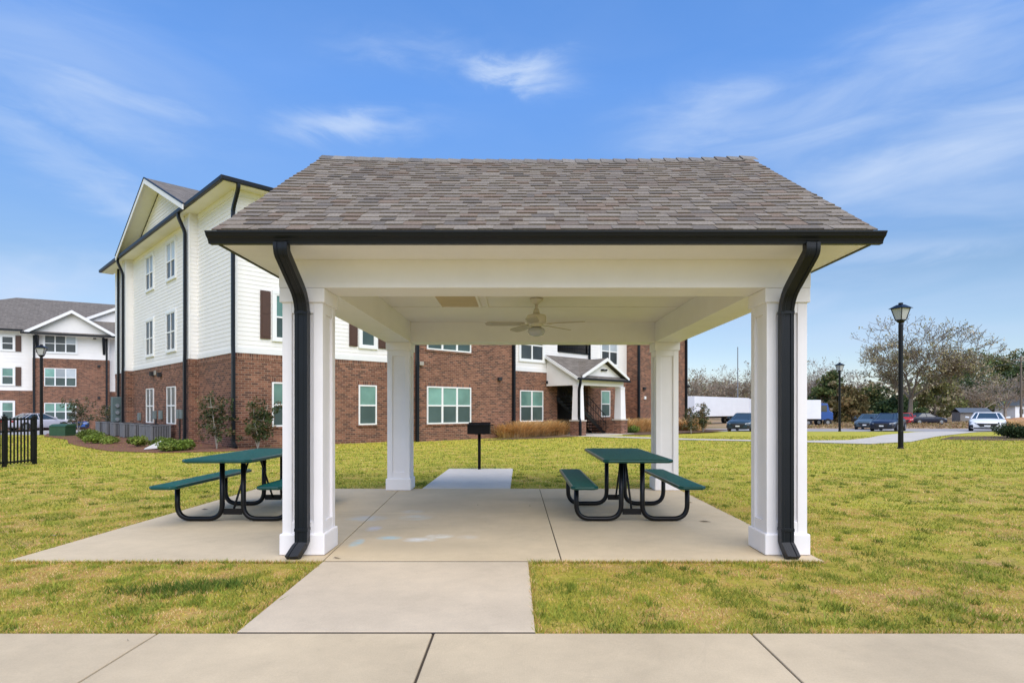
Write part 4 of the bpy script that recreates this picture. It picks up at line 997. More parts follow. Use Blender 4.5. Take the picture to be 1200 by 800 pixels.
# ------------------------------------------------------------------ cars
M['car_dark'] = M['tyre']
def make_car(name, loc, heading, paintmat, label, cat='car', suv=False, group='parked cars'):
    root = empty(name, loc, heading, label, cat, group)      # +x local = forward
    Hh = .15 if suv else 0
    st_ = [(-2.30,.62,.40,.78),(-2.22,.80,.30,.98),(-1.9,.88,.24,1.02),(-1.35,.91,.22,1.0),(-.5,.92,.2,.98),(.5,.92,.2,.97),(.95,.92,.2,.98),(1.35,.91,.22,.93),(1.85,.88,.22,.84),(2.15,.86,.20,.76),(2.27,.80,.20,.66),(2.34,.70,.24,.58)]
    mb = MB(); ring = 14; vs = []
    for x, w_, z0, z1 in st_:
        z1 += Hh*.8; zm = z0+(z1-z0)*.5
        half = [(0, z0), (w_*.85, z0), (w_*.97, z0+.08), (w_, zm), (w_*.985, z1-.12), (w_*.90, z1-.03), (w_*.55, z1+.01), (0, z1+.02)]
        rg = half+[(-a, b_) for a, b_ in half[-2:0:-1]]
        vs += [(x, a, b_) for a, b_ in rg]
    n = 14
    fs = [(i*n+j, i*n+(j+1) % n, (i+1)*n+(j+1) % n, (i+1)*n+j) for i in range(len(st_)-1) for j in range(n)]
    fs += [tuple(range(n-1, -1, -1)), tuple(range((len(st_)-1)*n, len(st_)*n))]
    mb.raw(vs, fs); body = mb.build('body', paintmat, root, smooth=True)
    sub = body.modifiers.new('s', 'SUBSURF'); sub.levels = 1; sub.render_levels = 2
    # greenhouse
    rz_ = 1.43+Hh*1.6; bz0 = .95+Hh*.8
    rb = -1.95 if suv else -1.75; rt_ = -1.75 if suv else -1.0
    base = [(1.18,.55),(.92,.80),(-.4,.85),(rb+.25,.78),(rb,.6)]; top = [(.22,.42),(.10,.60),(-.45,.65),(rt_+.15,.60),(rt_,.46)]
    B = [(x, y, bz0) for x, y in base]+[(x, -y, bz0) for x, y in reversed(base)]; Tt = [(x, y, rz_-.05) for x, y in top]+[(x, -y, rz_-.05) for x, y in reversed(top)]
    mb = MB(); nn = 10; mb.raw(B+Tt, [(j, (j+1) % nn, nn+(j+1) % nn, nn+j) for j in range(nn)]+[tuple(range(nn, 2*nn))]); mb.build('window', M['carglass'], root)
    mb = MB(); C_ = [(x*.985, y*.985, rz_) for x, y, z in Tt]; mb.raw([(x*1.01, y*1.02, z) for x, y, z in Tt]+[(x*.96-.01, y*.9, rz_) for x, y, z in Tt], [(j, (j+1) % nn, nn+(j+1) % nn, nn+j) for j in range(nn)]+[tuple(range(nn, 2*nn))])
    for j in (1, 2, 3, 6, 7, 8): mb.rod(B[j], Tt[j], .035, .03, 5)
    for j in (0, 9, 4, 5): mb.rod(B[j] if False else B[j], Tt[j], .03, .025, 5)
    mb.build('roof', paintmat, root, smooth=True)
    for x in (-1.42, 1.42):
        for s_ in (-1, 1):
            w_ = MB(); r_ = .33
            prof_ = [(r_-.05, 0), (r_, .03), (r_, .19), (r_-.05, .22)]
            vs = []
            for rr, yy in prof_:
                for i in range(20):
                    a_ = 2*math.pi*i/20; vs.append((x+rr*math.cos(a_), s_*(.70+yy), r_+rr*math.sin(a_)))
            w_.raw(vs, [(k*20+i, k*20+(i+1) % 20, (k+1)*20+(i+1) % 20, (k+1)*20+i) for k in range(3) for i in range(20)]+[tuple(range(20)), tuple(range(60, 80))])
            wo = w_.build('wheel', M['tyre'], root)
            r2 = MB(); r2.raw([(x+.21*math.cos(i*math.pi/10), s_*.925, .33+.21*math.sin(i*math.pi/10)) for i in range(20)]+[(x, s_*.935, .33)], [(i, (i+1) % 20, 20) for i in range(20)]); r2.build('rim', M['rim'], wo)
    mb = MB(); fxx = 2.26
    mb.hexa([(2.18,-.40,.36),(2.18,.40,.36),(2.375,.34,.38),(2.375,-.34,.38),(2.10,-.60,.66),(2.10,.60,.66),(2.355,.52,.62),(2.355,-.52,.62)]); mb.build('grille', M['dark'], root)
    mb = MB(); mb.box(2.05, 2.365, -.64, .64, .22, .31); mb.build('air_intake', M['dark'], root)
    for s_ in (-1, 1):
        mb = MB(); mb.hexa([(2.335, s_*.54, .58), (2.16, s_*.84, .62), (1.85, s_*.905, .67), (2.0, s_*.5, .62), (2.30, s_*.54, .655), (2.12, s_*.83, .72), (1.80, s_*.89, .765), (1.98, s_*.5, .71)]); mb.build('headlight', M['headlight'], root)
        mb = MB(); mb.box(-2.27, -2.1, s_*.45, s_*.80, .72+Hh, .86+Hh); mb.build('tail_light', M['tail'], root)
        mb = MB(); mb.hexa([(.72, s_*.90, .99+Hh), (.86, s_*.90, .99+Hh), (.82, s_*1.10, 1.0+Hh), (.70, s_*1.10, 1.0+Hh), (.72, s_*.90, 1.10+Hh), (.84, s_*.90, 1.09+Hh), (.80, s_*1.10, 1.13+Hh), (.70, s_*1.10, 1.13+Hh)]); mb.build('mirror', paintmat, root, bevel=.02)
    for s_ in (-1, 1):
        mb = MB(); mb.hexa([(2.2, s_*.66, .30), (2.2, s_*.86, .32), (2.27, s_*.82, .32), (2.365, s_*.68, .30), (2.2, s_*.70, .52), (2.2, s_*.86, .50), (2.28, s_*.81, .50), (2.35, s_*.70, .52)]); mb.build('fog_light', M['dark'], root)
    for x in (-1.42, 1.42):
        for s_ in (-1, 1):
            mb = MB(); pr_ = [(x+.385*math.cos(a_), s_*.86, .33+.385*math.sin(a_)) for a_ in [k*math.pi/10 for k in range(11)]]; mb.prism(pr_, (0, s_*.062, 0)); mb.build('wheel_arch', M['dark'], root)
    mb = MB(); mb.box(2.378, 2.39, -.15, .15, .40, .49); mb.build('number_plate', M['vinyl'], root)
    return root
def place(px_, Y_): return ((px_-CX)/F*Y_, Y_, g(Y_)+.006)
Pw = paint('paint_white', (.78,.79,.80)); Pn = paint('paint_navy', (.008,.012,.03)); Pt = paint('paint_teal', (.02,.04,.055)); Pk = paint('paint_black', (.008,.009,.012)); Pr = paint('paint_red', (.45,.02,.02)); Pb = paint('paint_blue', (.02,.08,.30)); Pg = paint('paint_grey', (.06,.09,.11)); Ps = paint('paint_silver', (.45,.45,.5))
wc = make_car('parked_car', place(1157, 47.3), R(-128), Pw, 'white sedan facing the camera on the right side of the parking lot'); wc.scale = (1.12, 1.26, 1.04)
make_car('parked_car', place(1041, 47.6), R(-133), Pn, 'dark navy sedan with chrome lip parked behind the tall right lamp post')
make_car('parked_car', place(872, 47.0), R(-122), Pt, 'slate blue sedan parked in front of the long white trailer')
make_car('parked_car', place(1019, 55), R(-130), Pg, 'grey green car directly behind the dark navy sedan')
make_car('parked_car', place(1084, 74), R(4), Pn, 'dark blue estate car seen side on beyond the dirt strip', suv=False)
make_car('parked_car', place(1061, 74), R(-125), Pr, 'small red car half hidden behind the tall right lamp post')
make_car('parked_car', place(996, 82), R(12), Pk, 'small black car far off under the round bushy tree')
make_car('parked_car', place(45, 50.0), R(68), Ps, 'silver car with red tail lights behind the black fence')
make_car('parked_car', place(103, 54.0), R(-75), Pb, 'bright blue car beyond the green utility box')
make_car('parked_car', place(84, 55.0), R(-60), Ps, 'pale car left of the bright blue car, behind the green utility box')

# trailers and truck
def wheel(parent, x, y, r_=.5, w_=.28, name='wheel'):
    mb = MB(); vs = []
    for yy in (-w_/2, w_/2):
        for i in range(18): vs.append((x+r_*math.cos(i*math.pi/9), y+yy, r_+r_*math.sin(i*math.pi/9)))
    mb.raw(vs, [(i, (i+1) % 18, 18+(i+1) % 18, 18+i) for i in range(18)]+[tuple(range(18)), tuple(range(18, 36))]); o = mb.build(name, M['tyre'], parent)
    m2 = MB(); m2.raw([(x+.45*r_*math.cos(i*math.pi/6), y+s_*(w_/2+.006), r_+.45*r_*math.sin(i*math.pi/6)) for s_ in (-1, 1) for i in range(12)], [tuple(range(12)), tuple(range(12, 24))]); m2.build('rim', M['rim'], o)
def trailer(loc, rz, Ln, label, z0=1.15, z1=4.0):
    root = empty('box_trailer', loc, rz, label, 'trailer', 'white trailers')
    mb = MB(); mb.box(-Ln/2, Ln/2, -1.25, 1.25, z0, z1); mb.build('cargo_box', M['trailer'], root, bevel=.04)
    mb = MB()
    for i in range(int(Ln/1.2)):
        x = -Ln/2+.6+i*1.2; mb.box(x-.02, x+.02, -1.256, -1.252, z0+.1, z1-.1)
    mb.build('side_rib', M['trailer'], root)
    mb = MB(); mb.box(Ln/2+.001, Ln/2+.03, -1.2, 1.2, z0+.05, z1-.05); mb.build('rear_door', M['acgrey'], root)
    mb = MB(); mb.box(-Ln/2+.3, Ln/2-.1, -.5, .5, z0-.25, z0-.001); mb.box(-Ln/2+1.4, -Ln/2+1.6, -.9, .9, .1, z0-.25); mb.build('chassis', M['dark'], root)
    for x in (Ln/2-1.4, Ln/2-2.7):
        for y in (-1.0, 1.0): wheel(root, x, y)
    return root
trailer((0, 0, 0), 0, 12, 'x')
tr1 = [o for o in bpy.data.objects if o.get('label') == 'x' and o.name.startswith('box_trailer')][0]
Yt = 82; pa = at(804, 470, 72); pb_ = at(869, 470, 84)
tr1.location = ((pa.x+pb_.x)/2, 78, g(78)); tr1.rotation_euler = (0, 0, math.atan2(pb_.y-pa.y, pb_.x-pa.x)); tr1['label'] = 'long white box trailer parked between the building corner and the slate blue sedan'
tr1.scale = ((pb_-pa).length/12*1.0, .9, .86)
t2_ = trailer(place(877, 98), R(60), 8, 'white trailer with rounded look just behind the long trailer rear door'); t2_.scale = (1, 1, .88)
t3_ = trailer(place(928, 66), R(2), 5.2, 'white truck box behind the right front column, hitched by the blue cab', 1.0, 3.6); t3_.scale = (1, 1, .80)
cab = empty('truck_cab', place(961, 67), R(0), 'bright blue truck cab at the end of the white box', 'truck')
mb = MB(); mb.prism([(-.7,-1.1,.7),(.9,-1.1,.7),(.9,-1.1,1.5),(.5,-1.1,1.7),(.3,-1.1,2.5),(-.7,-1.1,2.6)], (0, 2.2, 0)); mb.build('cab_body', Pb, cab, bevel=.05)
mb = MB(); mb.hexa([(.36,-1.0,1.75),(.54,-1.0,1.72),(.54,1.0,1.72),(.36,1.0,1.75),(.2,-1.0,2.4),(.36,-1.0,2.38),(.36,1.0,2.38),(.2,1.0,2.4)]); mb.box(-.45, .2, -1.112, -1.10, 1.6, 2.3); mb.build('window', M['carglass'], cab)
wheel(cab, .3, -1.0, .42); wheel(cab, .3, 1.0, .42)

# ------------------------------------------------------------------ vegetation
def leafcloud(mb, cs_, size, n, cols, rnd, flat=1):
    for (c_, r_) in cs_:
        base = rnd.choice(cols); k0 = rnd.uniform(.75, 1.2)
        for _ in range(n):
            while True:
                d_ = Vector((rnd.uniform(-1,1), rnd.uniform(-1,1), rnd.uniform(-1,1)))
                if d_.length <= 1: break
            p = Vector(c_)+Vector((d_.x*r_, d_.y*r_, d_.z*r_*flat)); s_ = size*rnd.uniform(.6, 1.4)
            a = Vector((rnd.gauss(0,1), rnd.gauss(0,1), rnd.gauss(0,1))).normalized(); b_ = a.orthogonal().normalized()
            c2 = a.cross(b_); col = rnd.choice(cols) if rnd.random() < .3 else base; k = k0*rnd.uniform(.8, 1.25)
            mb.face([p-b_*s_*.5, p+c2*s_*.35, p+b_*s_*.5, p-c2*s_*.35], 0, tuple(q*k for q in col))
RMIN = .0011; LEAFP = .4
def branchy(mb, p, d_, ln, r_, depth, rnd, tips, maxd, up=.12, spreadA=.6):
    nseg = 3; q = Vector(p); d_ = Vector(d_).normalized(); rr = r_
    jit = .03 if depth == 0 else .10
    for i in range(nseg):
        d_ = (d_+Vector((rnd.gauss(0,jit), rnd.gauss(0,jit), rnd.gauss(0,.06)+up*.3))).normalized()
        q2 = q+d_*ln/nseg; r2 = rr*.88
        mb.rod(q, q2, max(rr, RMIN), max(r2, RMIN), 5 if depth < 3 else 3); q, rr = q2, r2
        if depth >= 1 and depth < maxd and rnd.random() < .42:
            a = Vector((rnd.gauss(0,1), rnd.gauss(0,1), rnd.gauss(.25,.6))).normalized(); nd = (d_*.6+a*.75).normalized()
            branchy(mb, q, nd, ln*rnd.uniform(.45,.7), rr*.55, depth+1, rnd, tips, maxd, up, spreadA)
    if depth < maxd:
        k = rnd.choice((2, 3, 3)) if depth else rnd.choice((4, 5))
        a0 = rnd.uniform(0, 6.28)
        side = d_.orthogonal().normalized(); s2 = d_.cross(side)
        for i in range(k):
            a = a0+i*2*math.pi/k+rnd.uniform(-.4,.4); sp = spreadA*rnd.uniform(.6, 1.3)
            if depth <= 1 and i == 0: sp *= .25
            nd = (d_*math.cos(sp)+(side*math.cos(a)+s2*math.sin(a))*math.sin(sp)); nd.z += up
            branchy(mb, q, nd, ln*(rnd.uniform(.62,.85) if not (depth <= 1 and i == 0) else .98), rr*.68, depth+1, rnd, tips, maxd, up, spreadA)
    else: tips.append(q)
def bare_tree(name, loc, H, rad, seed, label, maxd=5, trunk=.22, leaf=None, nleaf=2, lsize=.18, spread=.6, up=.12, bark='barkfar', cat='tree', group='bare trees on the skyline', squash=1):
    rnd = random.Random(seed); root = empty(name, loc, rnd.uniform(0, 6), label, cat, group)
    mb = MB(); tips = []; branchy(mb, (0,0,0), (0,0,1), 1.0*trunk, .0155, 0, rnd, tips, maxd, up, spread)
    # normalise to the requested height and radius
    zs = max(v[2] for v in mb.v); rs = sorted(math.hypot(v[0], v[1]) for v in mb.v)[int(len(mb.v)*.97)]
    kz, kr = H/zs, rad/rs
    tk = MB(); tw = MB()
    mb.v = [(x*kr, y*kr, z*kz) for x, y, z in mb.v]
    mb.build('trunk', M[bark], root)
    if leaf:
        lf = MB(); sel = [Vector((q.x*kr, q.y*kr, q.z*kz)) for q in tips]
        leafcloud(lf, [(q, lsize*1.9) for q in sel if rnd.random() < LEAFP], lsize, nleaf, leaf, rnd); lf.build('crown', M['leaf'], root)
    return root
def bushy_tree(name, loc, H, rad, seed, label, cols, z0=.2, n=55, lsize=.35, blobs=26, cat='tree', group='leafy trees beyond the car park', flat=.8):
    rnd = random.Random(seed); root = empty(name, loc, 0, label, cat, group)
    tk = MB(); tk.rod((0,0,0), (0,0,H*.7), rad*.05, rad*.02, 7)
    cs_ = []
    for i in range(blobs):
        a = rnd.uniform(0, 6.28); zz = rnd.uniform(z0, 1); prof_ = math.sin(math.pi*min(1, (zz-z0)/(1-z0)*.75+.22)); rr = rad*prof_*math.sqrt(rnd.random())*.85
        c_ = Vector((rr*math.cos(a), rr*math.sin(a), H*(zz*.9)+.0)); cs_.append((c_, rad*rnd.uniform(.18, .34)))
        if i % 2 == 0: tk.rod((0, 0, max(H*.12, c_.z*.55)), c_, rad*.02, rad*.006, 4)
    tk.build('trunk', M['bark'], root)
    lf = MB(); leafcloud(lf, cs_, lsize, n, cols, rnd, flat); lf.build('crown', M['leaf'], root); return root
OLV = [(.17,.175,.055), (.22,.21,.075), (.16,.18,.06), (.30,.25,.14)]
GRN = [(.07,.115,.04), (.10,.15,.05), (.055,.09,.035), (.13,.17,.06)]
BRN = [(.32,.235,.16), (.38,.29,.21), (.26,.21,.15), (.24,.22,.13)]
def tloc(px_, Y_): return ((px_-CX)/F*Y_, Y_, g(Y_))
bare_tree('bare_tree', tloc(1066, 84), 15.4, 7.8, 14, 'large spreading bare tree with sparse tan leaves behind the tall right lamp', 6, .17, [(.46,.40,.28), (.34,.29,.12), (.50,.45,.30), (.26,.25,.10)], 6, .22, .62, bark='bark', up=.12, group='bare trees on the skyline')
NEARB = [(812, 118, 9.6, 3.6, 'bare brown tree above the front of the long white trailer, beside the building corner'),
         (829, 114, 10.0, 3.6, 'bare brown tree above the middle of the long white trailer'),
         (846, 120, 10.8, 3.8, 'bare brown tree left of the thin mast above the trailer'),
         (862, 116, 9.2, 3.4, 'bare brown tree right behind the thin mast'),
         (878, 112, 10.8, 3.6, 'bare brown tree at the right end of the trailer, beside the front column'),
         (950, 105, 10.4, 4.0, 'bare brown tree above the white truck box right of the front column'),
         (972, 98, 10.4, 4.0, 'slim pale bare tree left of the far lantern lamp'),
         (1000, 110, 8.4, 5.0, 'low bare tree just right of the far lantern lamp'),
         (1150, 108, 7.6, 6.0, 'bare grey brown tree behind the white sedan roof'),
         (1178, 100, 8.2, 6.0, 'bare grey brown tree at the right, beside the utility pole')]
for i, (px_, Y_, H_, r_, lab) in enumerate(NEARB):
    bare_tree('bare_tree', tloc(px_, Y_), H_, r_, 30+i, lab, 5, .25, BRN if i not in (6,) else [(.30,.27,.22), (.2,.15,.1)], 3, .26, .5, .16)
BUSH = [(972, 92, 8.4, 3.4, OLV+GRN, 'dark olive tree under the slim pale bare tree behind the truck'),
        (994, 78, 4.9, 3.0, [(.16,.13,.05), (.20,.14,.06), (.12,.11,.04)], 'round russet bushy tree right of the far lantern lamp'),
        (1022, 96, 5.6, 5.0, GRN+OLV, 'low green evergreen beneath the left limbs of the big bare tree'),
        (1052, 88, 3.6, 3.8, GRN, 'dark green shrubby tree beside the trunk of the big bare tree'),
        (1096, 104, 7.8, 5.0, OLV, 'olive brown tree right of the big bare tree trunk'),
        (1118, 112, 12.2, 7.0, OLV+GRN, 'tall olive tree between the big bare tree and the pines'),
        (1140, 122, 14.6, 7.5, GRN+GRN+OLV, 'tall dark green pine above the white sedan'),
        (1165, 126, 14.4, 7.0, GRN+OLV, 'olive green tree above the right mirror of the white sedan'),
        (1190, 126, 15.2, 6.5, GRN+OLV, 'tall green pine at the right edge of the skyline'),
        (1215, 120, 13.5, 8, GRN, 'dark pine just past the right edge beside the utility pole')]
for i, (px_, Y_, H_, r_, cols, lab) in enumerate(BUSH):
    bushy_tree('leafy_tree', tloc(px_, Y_), H_, r_, 60+i, lab, cols, z0=.12 if H_ < 9 else .18, n=130, lsize=.42, blobs=34)
# far wood along the horizon, nobody could count it
rnd = random.Random(5); mb = MB(); cs_ = []
for i in range(420):
    px_ = rnd.uniform(780, 1420); Y_ = rnd.uniform(150, 200); h_ = rnd.uniform(.3, 8.0) if px_ < 1010 else rnd.uniform(.3, 9)
    p = tloc(px_, Y_); cs_.append((Vector((p[0], p[1], -.3+h_)), rnd.uniform(1.6, 3.2)))
leafcloud(mb, cs_, .9, 34, BRN+OLV+[(.13,.12,.10)], rnd)
for i in range(240):
    px_ = rnd.uniform(-500, 780); Y_ = rnd.uniform(150, 200); p = tloc(px_, Y_); cs_ = [(Vector((p[0], p[1], rnd.uniform(.3, 7))), rnd.uniform(1.6, 3.2))]; leafcloud(mb, cs_, .9, 20, BRN+OLV, rnd)
tag(mb.build('distant_wood', M['leaf']), 'brown and olive wood along the far horizon', 'wood', kind='stuff')
# dry field growth and soil heaps beyond the car park
rnd = random.Random(8); mb = MB()
for i in range(900):
    Y_ = rnd.uniform(57.5, 85); px_ = rnd.uniform(940, 1300); p = tloc(px_, Y_)
    leafcloud(mb, [(Vector((p[0], p[1], g(Y_)+.12)), rnd.uniform(.3, .8))], .16, 16, [(.34,.22,.11), (.28,.17,.08), (.26,.22,.07), (.40,.30,.18)], rnd, .35)
tag(mb.build('dry_weeds', M['leaf']), 'dry tan weeds and soil clods on the field beyond the parking lot', 'weeds', kind='stuff')

def shrub(name, loc, rad, H, seed, label, cols, n=240, size=.07, group='clipped shrubs in the mulch', blobs=7):
    rnd = random.Random(seed); root = empty(name, loc, 0, label, 'shrub', group); cs_ = []
    for i in range(blobs):
        a = rnd.uniform(0, 6.28); q = rnd.uniform(0, .6)*rad; cs_.append((Vector((q*math.cos(a), q*math.sin(a), H*rnd.uniform(.35, .65))), rad*rnd.uniform(.5, .7)))
    st_ = MB()
    for c_, r_ in cs_: st_.rod((0, 0, -.02), c_, .015, .006, 4)
    st_.build('stem', M['bark'], root)
    mb = MB(); leafcloud(mb, cs_, size, n, cols, rnd, H/rad*.62); mb.build('foliage', M['leaf'], root); return root
SG = [(.14,.21,.03), (.20,.28,.045), (.10,.15,.025), (.26,.32,.07)]
def gl2(px_, py_): p = gnd(px_, py_); return (p.x, p.y, .01)
for i, (px_, py_, r_, H_, lab) in enumerate([(101, 517, .50, .5, 'green mound shrub at the far left of the mulch bed'), (113, 519.5, .45, .42, 'green mound shrub second from the left in the mulch bed'), (161, 523.5, .38, .42, 'single round green shrub before the middle condensers'),
        (190, 526, .42, .44, 'green mound shrub right behind the white splash block'), (202, 528.5, .46, .42, 'green mound shrub in the middle of the right trio'), (214, 527.5, .42, .36, 'green mound shrub nearest the pier downspout'), (127, 520, .35, .3, 'low green shrub right of the left pair in the mulch bed')]):
    shrub('mound_shrub', gl2(px_, py_), r_, H_, 80+i, lab, SG)
def leggy(loc, H, rad, seed, label, dens=26):
    rnd = random.Random(seed); root = empty('young_tree', loc, 0, label, 'young tree', 'young trees planted at the brick corner'); mb = MB(); cs_ = []
    for i in range(6):
        a = rnd.uniform(0, 6.28); top_ = Vector((rad*.6*rnd.uniform(.2,1)*math.cos(a), rad*.6*math.sin(a), H*rnd.uniform(.7,1))); q = Vector((0,0,0))
        for k in range(6):
            q2 = top_*(k+1)/6+Vector((rnd.gauss(0,.03), rnd.gauss(0,.03), 0)); mb.rod(q, q2, .017-.002*k, .015-.002*k, 4)
            if k > 0:
                for _ in range(3):
                    c_ = q2+Vector((rnd.gauss(0,rad*.35), rnd.gauss(0,rad*.35), rnd.gauss(0,.08))); mb.rod(q2, c_, .006, .003, 3); cs_.append((c_, .13))
            q = q2
    mb.build('stem', M['beige'], root); lf = MB(); leafcloud(lf, cs_, .075, dens, [(.05,.075,.025), (.10,.11,.04), (.04,.06,.02), (.22,.14,.08)], rnd); lf.build('foliage', M['leaf'], root)
leggy(gl2(254, 526), 1.85, .5, 3, 'young leafy tree with pale stems against the brick side wall, left of the corner downspout')
leggy(gl2(302, 526), 1.55, .55, 4, 'young leafy tree against the front brick, right of the corner downspout', 34)
leggy(gl2(1192, 518) if False else tloc(92, 36), 2.1, .9, 5, 'young green tree beside the far brick windows, above the pale car')
leggy(tloc(127, 41), 1.9, .8, 6, 'young green tree just left of the tall meter cabinet')
leggy(tloc(810, 34), 1.5, .5, 7, 'young sparse tree right of the building corner before the trailer', 14)
leggy(tloc(824, 36), 1.6, .5, 9, 'young darker tree between the building corner and the trailer wheels', 22)
def grassclump(loc, H, rad, seed, label, n=750, cols=((.74,.47,.20), (.80,.55,.26), (.58,.36,.15), (.76,.58,.30)), group='tan ornamental grasses along the brick wall'):
    rnd = random.Random(seed); mb = MB()
    for i in range(n):
        a = rnd.uniform(0, 6.28); r0_ = rad*.6*rnd.random(); L_ = H*rnd.uniform(.35, 1.2); bend = rad*rnd.uniform(.15, 1.35)
        b0 = Vector((r0_*math.cos(a), r0_*math.sin(a), 0)); w_ = .011; side = Vector((-math.sin(a), math.cos(a), 0))
        pts = [b0+Vector((math.cos(a)*bend*t_*t_, math.sin(a)*bend*t_*t_, L_*(t_-.35*t_*t_))) for t_ in (0, .4, .75, 1)]
        col = rnd.choice(cols); k = rnd.uniform(.75, 1.2); col = tuple(q*k for q in col)
        for p, q, w0, w1 in zip(pts, pts[1:], (1, .9, .8), (.9, .8, .15)):
            mb.face([p-side*w_*w0, p+side*w_*w0, q+side*w_*w1, q-side*w_*w1], 0, col)
    o = mb.build('ornamental_grass', M['leaf']); o.location = loc
    return tag(o, label, 'ornamental grass', group)
ORD = ['first', 'second', 'third', 'fourth', 'fifth', 'sixth', 'seventh', 'eighth', 'ninth']
pp = [(583, 512.5), (592, 513), (602, 512.5), (612, 512), (622, 511.5), (632, 511), (642, 510.5), (651, 509.5)]
for i, (a, b_) in enumerate(pp): grassclump(gl2(a+random.uniform(-2,2), b_-random.uniform(0,1)), random.uniform(.85,1.2), random.uniform(.8,1.1), 100+i, 'tan ornamental grass, %s right of the grill in the row before the brick wall' % ORD[i])
for i, (a, Y_, lab) in enumerate([(736, 35.2, 'tan ornamental grass just right of the porch pier'), (748, 36.0, 'tan ornamental grass under the downspout right of the porch'), (759, 36.6, 'tan ornamental grass nearest the right rear column'),
                                (806, 38.8, 'tan ornamental grass at the right building corner'), (815, 38.0, 'wide tan ornamental grass in front of the trailer wheels'), (1189, 52, 'russet grass clump behind the right edge shrub')]):
    p = tloc(a, Y_); grassclump(p, 1.25, .95, 120+i, lab, group='tan ornamental grasses right of the porch')
p = gl2(742, 509.5); shrub('mound_shrub', (tloc(742, 34.4)), .6, .5, 95, 'low green shrub before the tan grasses right of the porch', GRN+SG, size=.07)
p = tloc(1196, 27.5); shrub('mound_shrub', p, .95, .75, 96, 'dark green shrub on mulch at the right edge of the lawn', [(.05,.085,.03), (.08,.12,.04), (.035,.06,.02)], n=600, size=.08)
poly_sheet('mulch_island', [(18.8,26.6),(21,25.8),(25,26.2),(26.5,28),(25,30),(21.5,29.6)], M['mulch2'], .006)
# soil heap and retaining timbers behind the white car
mb = MB(); rnd = random.Random(9)
N_ = 16
P_ = [[Vector((-5+10*i/N_, -2+4*j/8, (1.15*math.exp(-((i/N_-.5)*3)**2)*math.exp(-((j/8-.5)*3)**2))*(1+rnd.uniform(-.25,.25)))) for j in range(9)] for i in range(N_+1)]
for i in range(N_):
    for j in range(8): mb.face([P_[i][j], P_[i+1][j], P_[i+1][j+1], P_[i][j+1]])
M['soil'] = simple('red_soil', (.34,.18,.09), .95, var=.4, nscale=2, bump=.6, bscale=6)
o = mb.build('soil_heap', M['soil']); o.location = tloc(1190, 60); tag(o, 'orange soil heap behind the white sedan at the right edge', 'soil heap')

# shed, pole, mast, wires
sh = empty('shed', tloc(1138, 92), R(-10), 'low shed with blue grey roof behind the white sedan', 'shed'); sh.scale = (.72, .8, .85)
mb = MB(); mb.box(-2.9, 2.9, -1.5, 1.5, 0, 1.7); mb.build('wall', M['shed_wall'], sh)
mb = MB(); mb.hexa([(-3.1,-1.8,1.6),(3.1,-1.8,1.6),(3.1,0,2.4),(-3.1,0,2.4),(-3.1,-1.8,1.66),(3.1,-1.8,1.66),(3.1,0,2.47),(-3.1,0,2.47)]); mb.hexa([(-3.1,0,2.4),(3.1,0,2.4),(3.1,1.8,1.6),(-3.1,1.8,1.6),(-3.1,0,2.47),(3.1,0,2.47),(3.1,1.8,1.66),(-3.1,1.8,1.66)]); mb.build('roof', M['shed_roof'], sh)
mb = MB(); mb.box(-.5, .5, -1.53, -1.502, 0, 1.45); mb.build('door', M['grey'], sh)
hs_ = empty('house', tloc(1190, 118), R(12), 'small white house glimpsed through trees at the right edge', 'house')
mb = MB(); mb.box(-2.6, 2.6, -2, 2, 0, 2.6); mb.build('wall', M['trailer'], hs_)
mb = MB(); mb.prism([(-2.9,-2.3,2.55),(2.9,-2.3,2.55),(0,-2.3,3.9)], (0, 4.6, 0)); mb.build('roof', M['shed_roof'], hs_)
mb = MB(); mb.box(-1.6, -.6, -2.03, -2.002, 1.0, 2.0); mb.build('window', M['carglass'], hs_)
mb = MB(); mb.box(.5, 1.4, -2.03, -2.002, 0, 2.0); mb.build('door', M['grey'], hs_)
def upole(px_, Y_, H, label):
    r = empty('utility_pole', tloc(px_, Y_), 0, label, 'utility pole'); mb = MB(); mb.rod((0,0,0), (0,0,H), .16, .11, 8); mb.build('pole', M['pole'], r)
    mb = MB(); mb.box(-1.1, 1.1, -.06, .06, H-.7, H-.55); mb.build('crossarm', M['pole'], r); return r
upole(1196.5, 84, 9.4, 'wooden utility pole at the right edge behind the shrub')
def wire(a, b_, label):
    mb = MB(); a = Vector(a); b_ = Vector(b_); pts = [a.lerp(b_, i/12)-Vector((0,0,4*.5*(i/12)*(1-i/12))) for i in range(13)]; mb.tube(pts, .022, 4); tag(mb.build('power_line', M['grey']), label, 'power line', 'power lines on the right')
wire(at(1197, 424, 83.8), at(1030, 440, 130), 'upper power line running left from the right utility pole')
wire(at(1197, 452, 83.8), at(1120, 460, 120), 'lower power line running left from the right utility pole')
ms_ = empty('mast', tloc(864.5, 96), 0, 'thin tall mast rising above the long white trailer', 'mast')
mb = MB(); mb.rod((0,0,0), (0,0,11.9), .10, .07, 7); mb.build('pole', M['acgrey'], ms_)

